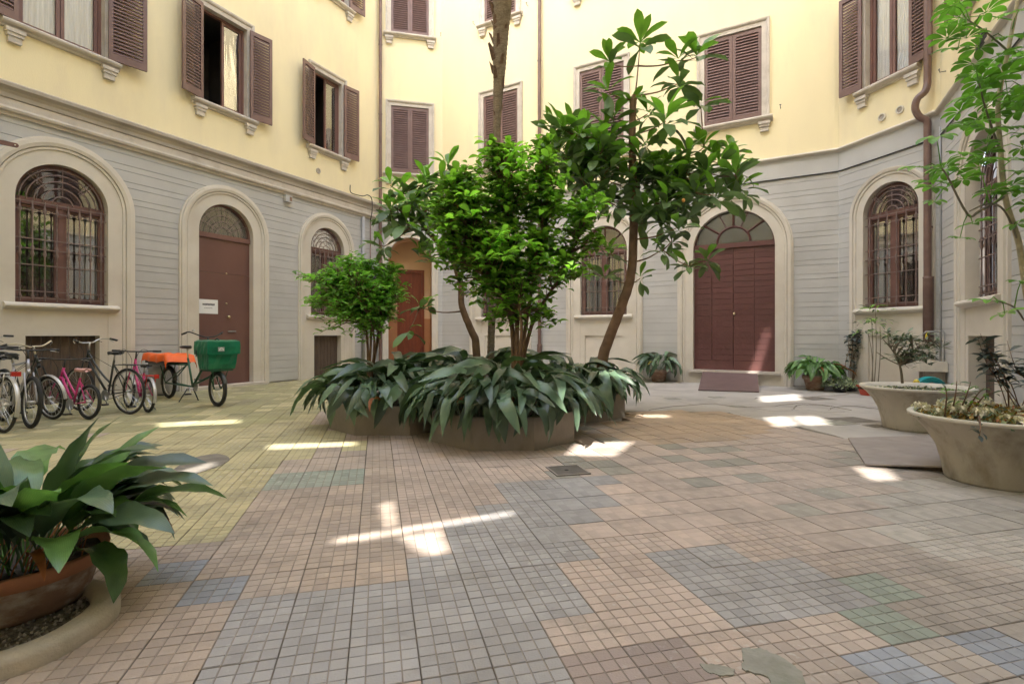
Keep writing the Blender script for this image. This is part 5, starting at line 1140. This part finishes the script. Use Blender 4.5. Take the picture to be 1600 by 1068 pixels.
def wpt(W, s_, y, z): p = W.P + W.d * s_ - Vector((W.d.y, -W.d.x)) * y; return Vector((p.x, p.y, z))
def downpipe(label, pts, rad, brackets, W, s_, m_='pipe_brown', sleeve=None):
    t = thing('downpipe', label, 'downpipe', wpt(W, s_, -.1, 0), 0, 'rainwater downpipes on the wings'); B = t.location.copy()
    MB().tube([p - B for p in smooth_path(pts, 6)], rad, 12).build('pipe', m_, t, True)
    for z in brackets:
        p = wpt(W, s_, -.1, z) - B; q = MB(); q.lathe([(rad, -.018), (rad + .010, -.018), (rad + .010, .018), (rad, .018)], 14, p); q.build('bracket', m_, t)
    if sleeve:
        p = wpt(W, s_, -.1, 0) - B; q = MB(); q.lathe([(rad, sleeve[1] + .03), (rad + .028, sleeve[1] + .03), (rad + .022, sleeve[1]), (rad + .022, sleeve[0]), (rad, sleeve[0])], 14, p); q.build('sleeve', m_, t, True)
    return t
def up(W, s_, y, zs): return [wpt(W, s_, y, z) for z in zs]
downpipe('brown downpipe in the corner between the left wing and the porch wing', up(WB, .07, -.1, (0, 1, 3, 5, 8, 12, 17)), .052, (1.5, 3.6, 6.1, 8.2, 10.4), WB, .07)
downpipe('thin brown downpipe on the back wing between two shuttered windows', up(WC, 3.61, -.1, (0, 1, 3, 5, 8, 12, 17)), .048, (1.3, 6.9, 9.2, 11), WC, 3.61, sleeve=(0.0, .9))
sd = 1.98
downpipe('thick brown downpipe with a swan-neck bend in the right corner', up(WD, sd, -.12, (17, 12, 8, 6.6, 6.0)) + [wpt(WD, sd, -.13, 5.85), wpt(WD, sd - .02, -.17, 5.72), wpt(WD, sd - .10, -.24, 5.62), wpt(WD, sd - .13, -.25, 5.45), wpt(WD, sd - .08, -.21, 5.28), wpt(WD, sd, -.14, 5.18), wpt(WD, sd, -.12, 5.0)] + up(WD, sd, -.12, (4.4, 3, 2, 1.12)), .062, (3.2, 7.2), WD, sd, sleeve=(1.07, 2.25))
t = thing('thin_pipe', 'thin grey conduit running down beside the thick downpipe in the right corner', 'pipe', wpt(WE, .12, -.03, 1.1)); B = t.location.copy()
MB().tube([wpt(WE, .12, -.03, z) - B for z in (0, 2, 4, 5.0)], .018, 8).build('pipe', 'pipe_grey', t, True)
# tap, sink, hose
t = thing('garden_tap', 'garden tap with a yellow lever on a grey stand pipe in the right corner', 'tap', wpt(WE, .42, -.02, .75)); B = t.location.copy()
MB().tube([wpt(WE, .42, -.04, .72) - B, wpt(WE, .42, -.04, 1.24) - B, wpt(WE, .42, -.05, 1.26) - B, wpt(WE, .42, -.30, 1.26) - B, wpt(WE, .42, -.34, 1.22) - B], .013, 8).build('stand_pipe', 'pipe_grey', t, True)
MB().tube([wpt(WE, .42, -.27, 1.26) - B, wpt(WE, .42, -.29, 1.20) - B, wpt(WE, .42, -.30, 1.13) - B], [.012, .018, .016], 6).build('lever', 'yellow_plastic', t)
t = thing('stone_sink', 'grey stone sink bracketed in the right corner below the tap', 'sink', wpt(WE, .25, -.2, .55), math.atan2(WE.d.y, WE.d.x))
q = MB(); q.box(-.24, .30, -.22, .18, .0, .05); q.box(-.24, .30, -.22, -.18, .05, .17); q.box(-.24, -.20, -.18, .18, .05, .17); q.box(.26, .30, -.18, .18, .05, .17); q.box(-.2, .26, .14, .18, .05, .17); q.build('basin', 'pot_rim', t)
MB().box(-.16, -.06, -.14, .16, -.52, -.001).build('support', 'planter_concrete', t)
MB().box(.12, .22, -.14, .16, -.52, -.001).build('support', 'planter_concrete', t)
hc = at(1455, 612, 7.6); t = thing('hose_reel', 'coiled teal garden hose leaning behind the farther flared planter', 'hose', (hc.x, hc.y, 0), .1)
for k in range(7):
    q = MB(); q.torus(.27 - .022 * (k % 3) + .01 * random.random(), .017, 32, 7, (0, (k // 3) * .035, .30)); q.build('coil', 'teal_plastic', t, True)
q = MB(); q.torus(.18, .012, 24, 6, (0, -.02, .30)); q.build('inner_ring', 'black_plastic', t, True); q = MB(); q.box(-.2, .2, .06, .10, .0, .035); q.box(-.015, .015, .06, .10, .035, .32); q.build('reel_stand', 'black_plastic', t)
t = thing('toy_spade', 'small yellow plastic sprayer head beside the teal hose', 'sprayer', tuple(at(1432, 596, 7.3))); 
q = MB(); q.lathe([(0, -.04), (.03, -.035), (.04, 0), (.02, .03), (0, .035)], 10); q.build('nozzle', 'yellow_plastic', t, True); q = MB(); q.tube([(0, 0, 0), (.05, .02, -.03), (.07, .03, -.12)], [.018, .014, .012], 7); q.build('handle', 'yellow_plastic', t, True); t.name = 'hose_nozzle'
# floodlight on the right wing
p = at(1537, 62, 7.45); t = thing('wall_lamp', 'small black wall lamp on the yellow wall behind the palmate leaves', 'lamp', p, math.atan2(WE.d.y, WE.d.x))
q = MB(); q.box(-.13, .13, -.06, .0, -.10, .10); q.build('housing', 'black_plastic', t); q = MB(); q.box(-.11, .11, -.066, -.061, -.08, .08); q.build('lens', 'window_glass', t); q = MB(); q.box(-.012, .012, .0, .30, -.012, .012); q.build('bracket', 'black_plastic', t)
# iron bar on the left wing
p0 = at(-40, 214, 8.0); p1 = at(29, 228, 8.35); t = thing('iron_arm', 'rust-brown iron arm jutting in at the left edge above the first arch', 'iron bar', p1)
d_ = (p0 - p1); q = MB(); ax = d_.normalized(); upv = Vector((0, 0, 1)); sd_ = ax.cross(upv).normalized() * .012; h_ = .033; pts = []
for k in range(9):
    a = math.pi * (k / 8) - math.pi / 2; pts.append(-ax * .033 * math.cos(a) + upv * h_ * math.sin(a) - ax * -.03)
pts = [p - ax * 0 for p in pts] + [d_ + upv * h_, d_ - upv * h_]; n = len(pts)
q.add([p - sd_ for p in pts] + [p + sd_ for p in pts], [tuple(range(n)), tuple(reversed(range(n, 2 * n)))] + [(i, (i + 1) % n, n + (i + 1) % n, n + i) for i in range(n)]); q.build('arm', 'frame_paint', t)
q = MB(); q.tube([ax * .04 - sd_ * 1.6, ax * .04 + sd_ * 1.6], .010, 8); q.build('bolt', 'steel', t)
q = MB(); q.tube([d_ * .5, d_ * .5 + Vector((-.35, .1, 0))], .012, 6); q.build('wall_anchor', 'frame_paint', t)
# window hooks
for (W, s_, z) in ((WC, 1.28, 10.98), (WC, 3.18, 10.98), (WC, 9.88, 6.5), (WB, .06, 10.98), (WB, 1.98, 10.98), (WB, 1.98, 6.5), (WE, .35, 5.9), (WE, .35, 8.2)):
    q = MB(); q.tube([(s_, 0, z), (s_, -.09, z), (s_, -.10, z + .05)], .008, 5); q.tube([(s_ - .02, -.10, z + .05), (s_ + .02, -.10, z + .05)], .010, 5); q.build('shutter_hook', 'cable_black', W.root)

# ================================================================== bicycles
random.seed(101)
def wheel(t, x, Rw, tyre_r, rimm='alloy', nsp=20, y=0.0):
    q = MB(); q.torus(Rw - tyre_r, tyre_r, 32, 7); w_ = q.build('wheel', 'rubber', t, True, loc=(x, y, Rw))
    q = MB(); q.torus(Rw - 2 * tyre_r - .006, .010, 32, 5); q.build('rim', rimm, w_, True)
    q = MB(); q.lathe([(0, -.04), (.02, -.035), (.02, .035), (0, .04)], 10, axis='y'); q.build('hub', 'alloy', w_, True)
    q = MB()
    for k in range(nsp):
        a = 2 * math.pi * k / nsp; b_ = a + (.35 if k % 2 else -.35); yy = .028 if k % 4 < 2 else -.028
        q.tube([(.018 * math.cos(b_), yy, .018 * math.sin(b_)), ((Rw - 2 * tyre_r - .006) * math.cos(a), 0, (Rw - 2 * tyre_r - .006) * math.sin(a))], .0016, 3, cap=False)
    q.build('spokes', 'steel', w_); return w_
def fender(t, x, Rw, a0, a1, m_, wd=.025):
    q = MB(); n = 14; vs_ = []
    for i in range(n):
        a = R(a0 + (a1 - a0) * i / (n - 1)); rr = Rw + .022
        for (u, dy) in ((-.012, -wd), (0, -wd * .6), (.004, 0), (0, wd * .6), (-.012, wd)): vs_.append((x + (rr + u) * math.cos(a), dy, Rw + (rr + u) * math.sin(a)))
    q.add(vs_, [(i * 5 + j, i * 5 + j + 1, (i + 1) * 5 + j + 1, (i + 1) * 5 + j) for i in range(n - 1) for j in range(4)]); q.build('mudguard', m_, t, True)
def bicycle(label, rear, ang, Rw=.35, wb=1.08, m_='paint_black', bar='swept', seat='black_plastic', tyre=.019, mud=None, rack=None, step=True, sh=.95, bh=1.06, lean=0.06, barm='steel', steer=0.0, guard=None, basket=False, light=None, group='bicycles parked along the left wing'):
    t = thing('bicycle', label, 'bicycle', (rear[0], rear[1], 0), ang, group); t.rotation_euler = (lean, 0, ang)
    H = Vector((0, 0, Rw)); BB = Vector((.43 * wb / 1.05, 0, Rw * .8)); ST = Vector((.27 * wb, 0, sh - .12)); HT = Vector((wb - .24, 0, bh - .14)); HB = Vector((wb - .19, 0, bh - .27)); F = Vector((wb, 0, Rw))
    q = MB(); q.tube([BB, ST], .015, 8); q.tube([HT, HB], .018, 8); q.tube([BB, HB], .017, 8)
    if step: q.tube(smooth_path([HT + Vector((.01, 0, -.04)), (HT + BB) * .5 + Vector((-.03, 0, .02)), BB.lerp(ST, .35)], 5), .014, 8)
    else: q.tube([ST + Vector((0, 0, -.03)), HT + Vector((.01, 0, -.03))], .014, 8)
    for sy in (-1, 1):
        q.tube([ST.lerp(BB, .1), H + Vector((0, .05 * sy, 0))], .008, 6); q.tube([BB, H + Vector((0, .05 * sy, 0))], .009, 6)
    q.build('frame', m_, t, True)
    q = MB(); q.tube([HB, HB + Vector((.02, 0, -.05))], .02, 8)
    for sy in (-1, 1): q.tube(smooth_path([HB + Vector((.01, .045 * sy, -.04)), HB.lerp(F, .5) + Vector((0, .05 * sy, 0)), F + Vector((0, .05 * sy, 0))], 3), lerps(.012, .008, 7), 6)
    q.build('fork', m_, t, True)
    wheel(t, 0, Rw, tyre); wheel(t, wb, Rw, tyre)
    if mud: fender(t, 0, Rw, 20, 200, mud); fender(t, wb, Rw, 0, 150, mud)
    q = MB(); q.tube([HT, HT + Vector((-.02, 0, bh - HT.z - .02))], .012, 8)
    top = HT + Vector((-.02, 0, bh - HT.z - .02))
    if bar == 'swept': L_ = [(.0, 0), (.05, .08), (.04, .18), (-.08, .26), (-.17, .28)]; zz = [0, .0, .05, .05, .03]
    elif bar == 'flat': L_ = [(.0, 0), (.01, .1), (.0, .2), (-.03, .30), (-.04, .32)]; zz = [0, 0, .01, .01, .01]
    else: L_ = [(.0, 0), (.03, .08), (.0, .18), (-.04, .24), (-.06, .27)]; zz = [0, .03, .09, .10, .10]
    pts = [top + Vector((a, -b, z)) for (a, b), z in reversed(list(zip(L_, zz)))] + [top + Vector((a, b, z)) for (a, b), z in list(zip(L_, zz))[1:]]
    q.tube(smooth_path(pts, 4), .011, 7); hb = q.build('handlebar', barm, t, True)
    for sy in (-1, 1):
        e1 = top + Vector((L_[-1][0], L_[-1][1] * sy, zz[-1])); e0 = top + Vector((L_[-2][0], L_[-2][1] * sy, zz[-2])); q = MB(); dd = (e1 - e0).normalized(); q.tube([e1 - dd * .10, e1 + dd * .02], .017, 8); q.build('grip', 'black_plastic' if seat != 'pale_pink' else 'black_plastic', hb, True)
        q = MB(); q.tube([e1 - dd * .11 + Vector((.02, 0, -.01)), e1 - dd * .05 + Vector((.05, 0, -.02)), e1 + Vector((.05, 0, -.03))], .005, 5); q.build('brake_lever', 'steel', hb, True)
    q = MB(); q.tube([ST, Vector((.255 * wb, 0, sh - .03))], .011, 7); q.build('seat_post', 'steel', t, True)
    q = MB(); sx = .25 * wb; prof = [(-.12, .03, .0), (-.11, .075, .005), (-.05, .085, .0), (.02, .05, .0), (.09, .025, .005), (.14, .018, .0), (.15, .005, -.01)]; vs_ = []
    for (x, hw, dz) in prof:
        for k in range(8): a = 2 * math.pi * k / 8; vs_.append((sx + x, hw * math.cos(a), sh + dz + (.018 if math.sin(a) > 0 else .035) * math.sin(a)))
    q.add(vs_, [(i * 8 + j, i * 8 + (j + 1) % 8, (i + 1) * 8 + (j + 1) % 8, (i + 1) * 8 + j) for i in range(6) for j in range(8)] + [tuple(range(8)), tuple(range(48, 56))]); q.build('saddle', seat, t, True)
    q = MB(); q.lathe([(.0, .045), (.085, .045), (.085, .05), (0, .05)], 20, BB, axis='y'); q.build('chainring', 'steel', t)
    for sy, dz in ((1, -.13), (-1, .13)):
        q = MB(); e = BB + Vector((dz * .6, .075 * sy, dz)); q.tube([BB + Vector((0, .055 * sy, 0)), e], .009, 6); c_ = q.build('crank', 'steel', t, True); q = MB(); q.box(e.x - .045, e.x + .045, min(e.y, e.y + .08 * sy), max(e.y, e.y + .08 * sy), e.z - .01, e.z + .01); q.build('pedal', 'black_plastic', c_)
    if guard: q = MB(); q.box(-.02, BB.x + .09, .052, .060, Rw - .05, Rw + .06); q.build('chain_guard', guard, t)
    q = MB()
    for sy, e_ in ((1, HB.lerp(F, .35) + Vector((.03, .03, 0))), (-1, ST.lerp(BB, .2))): q.tube(smooth_path([top + Vector((.03, .2 * sy, 0)), top + Vector((.14, .12 * sy, .03)), HT + Vector((.08, .03 * sy, -.02)), e_], 4), .0035, 4)
    q.build('brake_cable', 'cable_black', t)
    q = MB(); q.tube([BB + Vector((0, .048, .08)), Vector((0, .05, Rw + .03))], .004, 4); q.tube([BB + Vector((0, .048, -.08)), Vector((0, .05, Rw - .03))], .004, 4); q.build('chain', 'black_plastic', t)
    q = MB(); q.tube([BB + Vector((-.08, -.05, 0)), Vector((BB.x - .16, -.17, .012))], .008, 6); q.build('kickstand', 'steel', t, True)
    if rack:
        q = MB(); z = 2 * Rw + .05
        for yy in (-.06, 0, .06): q.tube([(-.2, yy, z), (.2, yy, z)], .006, 5)
        for xx in (-.2, -.05, .1): q.tube([(xx, -.06, z), (xx, .06, z)], .006, 5)
        for sy in (-1, 1): q.tube([(-.08, .06 * sy, z), (0, .06 * sy, Rw)], .006, 5)
        rk = q.build('rack', rack, t, True)
    if light:
        q = MB(); q.box(-Rw - .045, -Rw - .02, -.03, .03, Rw + .28, Rw + .34) if light == 'reflector' else q.box(-.24, -.2, -.045, .045, 2 * Rw + .02, 2 * Rw + .075); q.build('rear_light', 'paint_red', t)
    return t
dirA = math.atan2(.45, -.89)   # towards the left wing, square to it
G = lambda x, y: gp(x, y)
p = G(5, 676); bicycle('white-mudguard bicycle cut by the left edge, red rear light', (p.x, p.y), dirA - .02, .34, 1.06, 'paint_silver', 'flat', mud='alloy', light='tail', rack='steel', sh=.92, barm='black_plastic')
p = G(47, 669); fw = p; ang = dirA + math.pi - .09
def rear_of(front, ang, wb): return (front.x - math.cos(ang) * wb, front.y - math.sin(ang) * wb)
bicycle('pale lilac-grey mountain bicycle with fat tyres, front wheel outwards, second from the left edge', rear_of(fw, ang, 1.08), ang, .335, 1.08, 'paint_silver', 'flat', tyre=.026, step=False, sh=.93, bh=1.02, barm='black_plastic', lean=-.05)
p = G(82, 655); ang = dirA + math.pi + .14; bicycle('dark bicycle with swept cream handlebars and grey mudguards, front wheel outwards', rear_of(p, ang, 1.04), ang, .31, 1.04, 'paint_black', 'swept', mud='alloy', barm='cream_paint', sh=.88, bh=1.06, lean=.08)
p = G(138, 655); bicycle('small magenta child bicycle with a pale pink saddle', (p.x, p.y), dirA + .10, .25, .86, 'paint_pink', 'flat', seat='pale_pink', tyre=.024, sh=.70, bh=.86, barm='black_plastic', step=True, lean=.05)
p = G(202, 647); bicycle('black city bicycle with chrome handlebars and a large rear wheel', (p.x, p.y), dirA + .14, .35, 1.08, 'paint_black', 'swept', mud=None, rack='paint_black', sh=.93, bh=1.10, lean=-.03)
p = G(231, 644); bicycle('small pink and white child bicycle with a red rack', (p.x, p.y), dirA - .19, .26, .88, 'paint_pink', 'flat', seat='black_plastic', tyre=.022, rack='paint_red', mud='alloy', sh=.72, bh=.95, light='reflector', barm='black_plastic', lean=.04)
p = G(18, 652); bicycle('half-hidden dark bicycle between the first two at the left edge', (p.x - .25, p.y + .1), dirA - .05, .34, 1.06, 'paint_black', 'high', mud='paint_black', sh=.93, bh=1.12, barm='steel')

# the cargo bicycle
rc, fc = G(264, 622), G(340, 635); dv = (fc - rc); wbc = dv.length; cang = math.atan2(dv.y, dv.x)
t = thing('cargo_bicycle', 'dark green cargo bicycle carrying a green box in front of the left door', 'bicycle', (rc.x, rc.y, 0), cang); Rf, Rr = .295, .30
wheel(t, 0, Rr, .033, 'alloy', 16); wheel(t, wbc, Rf, .033, 'alloy', 16)
BB = Vector((wbc * .52, 0, .28)); ST = Vector((wbc * .42, 0, .78)); HT = Vector((wbc - .30, 0, .86)); HB = Vector((wbc - .16, 0, .52)); q = MB()
q.tube([BB, ST], .019, 8); q.tube(smooth_path([HT, HT.lerp(BB, .5) + Vector((-.04, 0, -.05)), BB], 5), .022, 8); q.tube([HT, HB], .022, 8); q.tube([HB, BB + Vector((-.02, 0, .02))], .02, 8)
for sy in (-1, 1): q.tube([BB, Vector((0, .06 * sy, Rr))], .013, 7); q.tube([ST + Vector((0, 0, -.1)), Vector((0, .06 * sy, Rr))], .010, 7); q.tube([ST + Vector((0, 0, -.12)), Vector((-.25, .13 * sy, .66))], .012, 7); q.tube([Vector((-.05, .13 * sy, .66)), Vector((0, .06 * sy, Rr))], .010, 7)
q.build('frame', 'paint_green', t, True)
q = MB()
for sy in (-1, 1): q.tube([HB + Vector((0, .05 * sy, 0)), Vector((wbc, .05 * sy, Rf))], .012, 7)
q.build('fork', 'paint_green', t, True)
q = MB(); q.tube([HT, HT + Vector((-.05, 0, .30))], .013, 8); tp = HT + Vector((-.05, 0, .30))
pts = [tp + Vector((-.20, -.30, .06)), tp + Vector((-.06, -.27, .09)), tp + Vector((.03, -.12, .02)), tp, tp + Vector((.03, .12, .02)), tp + Vector((-.06, .27, .09)), tp + Vector((-.20, .30, .06))]
q.tube(smooth_path(pts, 4), .011, 7); hb = q.build('handlebar', 'black_plastic', t, True)
for sy in (-1, 1): q = MB(); q.tube([tp + Vector((-.13, .29 * sy, .075)), tp + Vector((-.25, .305 * sy, .05))], .017, 8); q.build('grip', 'black_plastic', hb, True)
q = MB(); q.lathe([(0, .0), (.022, .0), (.026, .015), (.015, .03), (0, .032)], 10, tp + Vector((-.02, -.22, .10))); q.build('bell', 'steel', hb, True)
q = MB(); q.tube([ST, ST + Vector((-.02, 0, .18))], .013, 7); q.build('seat_post', 'cream_paint', t, True)
q = MB(); c_ = ST + Vector((-.02, 0, .20)); vs_ = []
for (x, hw) in ((-.13, .04), (-.12, .09), (-.04, .095), (.03, .055), (.10, .03), (.14, .015)):
    for k in range(8): a = 2 * math.pi * k / 8; vs_.append((c_.x + x, c_.y + hw * math.cos(a), c_.z + .03 * math.sin(a)))
q.add(vs_, [(i * 8 + j, i * 8 + (j + 1) % 8, (i + 1) * 8 + (j + 1) % 8, (i + 1) * 8 + j) for i in range(5) for j in range(8)] + [tuple(range(8)), tuple(range(40, 48))]); q.build('saddle', 'black_plastic', t, True)
q = MB(); q.lathe([(.0, .045), (.09, .045), (.09, .05), (0, .05)], 20, BB, axis='y'); q.build('chainring', 'steel', t)
for sy, dz in ((-1, -.14), (1, .14)):
    q = MB(); e = BB + Vector((dz * -.9, .09 * sy, dz * .8)); q.tube([BB + Vector((0, .06 * sy, 0)), e], .010, 6); cr = q.build('crank', 'steel', t, True); q = MB(); q.box(e.x - .05, e.x + .05, min(e.y, e.y + .09 * sy), max(e.y, e.y + .09 * sy), e.z - .012, e.z + .012); q.build('pedal', 'black_plastic', cr)
q = MB()
for sy in (-1, 1): q.tube([Vector((BB.x - .1, .05 * sy, .24)), Vector((BB.x - .16, .16 * sy, .012))], .010, 6)
q.build('kickstand', 'paint_black', t, True)
q = MB(); q.box(-.42, .30, -.20, .20, .64, .67); q.build('rear_rack', 'paint_black', t)
q = MB(); q.box(wbc - .20, wbc + .16, -.18, .18, .60, .63); q.tube([(wbc + .1, -.12, .6), (wbc, -.06, Rf)], .008, 6); q.tube([(wbc + .1, .12, .6), (wbc, .06, Rf)], .008, 6); q.build('front_rack', 'paint_green', t)
fender(t, 0, Rr, 10, 190, 'paint_black', .03); fender(t, wbc, Rf, 20, 150, 'paint_black', .03)
# green box bag: wider to the top, flap lid
bx = thing('delivery_box', 'green tarpaulin delivery box with a lid flap on the front of the cargo bicycle', 'box', (rc.x, rc.y, 0), cang)
x0, x1 = wbc - .22, wbc + .18
def loft(levels, name, m_, par, seg=6, wob=.006):
    q = MB(); vs_ = []; ring_n = 4 * seg
    for (xa, xb, ya, yb, z) in levels:
        for k in range(ring_n):
            s_ = k // seg; f_ = (k % seg) / seg
            x, y = ((xa + (xb - xa) * f_, ya), (xb, ya + (yb - ya) * f_), (xb - (xb - xa) * f_, yb), (xa, yb - (yb - ya) * f_))[s_]
            w_ = wob * math.sin(k * 1.9 + z * 20) if f_ else 0
            vs_.append((x + (w_ if s_ in (1, 3) else 0), y + (w_ if s_ in (0, 2) else 0), z + random.uniform(-wob, wob) * .5))
    n = ring_n; q.add(vs_, [(i * n + j, i * n + (j + 1) % n, (i + 1) * n + (j + 1) % n, (i + 1) * n + j) for i in range(len(levels) - 1) for j in range(n)] + [tuple(reversed(range(n))), tuple(range((len(levels) - 1) * n, len(levels) * n))])
    return q.build(name, m_, par)
loft([(x0 + .04, x1 - .03, -.21, .21, .635), (x0 + .02, x1, -.22, .22, .72), (x0, x1 + .02, -.235, .235, .90), (x0 - .02, x1 + .03, -.245, .245, 1.08)], 'box_body', 'green_tarp', bx)
loft([(x0 - .03, x1 + .05, -.262, .262, .88), (x0 - .035, x1 + .055, -.265, .265, 1.0), (x0 - .03, x1 + .05, -.26, .26, 1.09), (x0 + .02, x1 + .0, -.22, .22, 1.115)], 'lid', 'green_tarp', bx)
q = MB(); q.box(x1 + .056, x1 + .060, -.10, .0, .93, 1.0); q.build('emblem', 'grey_cover', bx)
q = MB(); q.tube(smooth_path([(x1 + .0625, -.085, .945), (x1 + .0625, -.07, .975), (x1 + .0625, -.05, .985), (x1 + .0625, -.03, .975), (x1 + .0625, -.015, .945)], 4), .006, 5); q.tube([(x1 + .0625, -.075, .955), (x1 + .0625, -.025, .955)], .004, 5); q.build('emblem_mark', 'white_paper', bx)
q = MB(); q.box(x0 + .05, x0 + .085, -.272, -.267, .84, .95); q.build('buckle_strap', 'black_plastic', bx)
MB().tube(smooth_path([((x0 + x1) / 2 - .08, 0, 1.11), ((x0 + x1) / 2, 0, 1.14), ((x0 + x1) / 2 + .08, 0, 1.11)], 4), .010, 6).build('handle', 'black_plastic', bx, True)
cr_ = thing('crate', 'black crate strapped behind the saddle of the cargo bicycle', 'crate', (rc.x, rc.y, 0), cang)
q = MB(); q.box(-.50, .40, -.22, .22, .672, .69); q.box(-.50, .40, -.22, -.205, .69, .82); q.box(-.50, .40, .205, .22, .69, .82); q.box(-.50, -.485, -.205, .205, .69, .82); q.box(.385, .40, -.205, .205, .69, .82); q.build('crate_body', 'black_plastic', cr_)
cv = MB(); nx, ny = 26, 14; vs_ = []
for i in range(nx + 1):
    for j in range(ny + 1):
        u, v_ = i / nx, j / ny; x = -.62 + 1.18 * u; y = -.34 + .68 * v_; e = max(abs(v_ - .5) * 2 - .68, 0) / .32; eu = max(abs(u - .5) * 2 - .86, 0) / .14
        z = .855 - .15 * min(1, e) - .13 * min(1, eu) + .012 * math.sin(9 * u + 3 * v_) + .010 * math.sin(17 * u - 7 * v_) - .02 * math.sin(math.pi * v_) ** 2
        y2 = math.copysign(min(abs(y), .245 + .015 * math.sin(u * 21)), y)
        vs_.append((x if eu < .4 else x, y2, z))
cv.add(vs_, [(i * (ny + 1) + j, (i + 1) * (ny + 1) + j, (i + 1) * (ny + 1) + j + 1, i * (ny + 1) + j + 1) for i in range(nx) for j in range(ny)])
tag(cv.build('tarpaulin', 'orange_tarp', None, True), 'bright orange tarpaulin draped over the crate of the cargo bicycle', 'tarpaulin'); bpy.data.objects['tarpaulin'].location = (rc.x, rc.y, 0); bpy.data.objects['tarpaulin'].rotation_euler = (0, 0, cang)
pg = wpt(WA, 2.35, -.35, 0); t = thing('covered_bin', 'grey covered bin by the wall behind the small pink and white bicycle', 'bin', pg, math.atan2(WA.d.y, WA.d.x))
q = MB(); q.lathe([(0, 0), (.20, 0), (.22, .1), (.25, .55), (.25, .62), (.22, .68), (.10, .72), (0, .73)], 20); q.build('bin_body', 'grey_cover', t, True); q = MB(); q.lathe([(.252, .52), (.262, .52), (.262, .56), (.252, .56)], 20); q.build('bin_band', 'grey_cover', t)
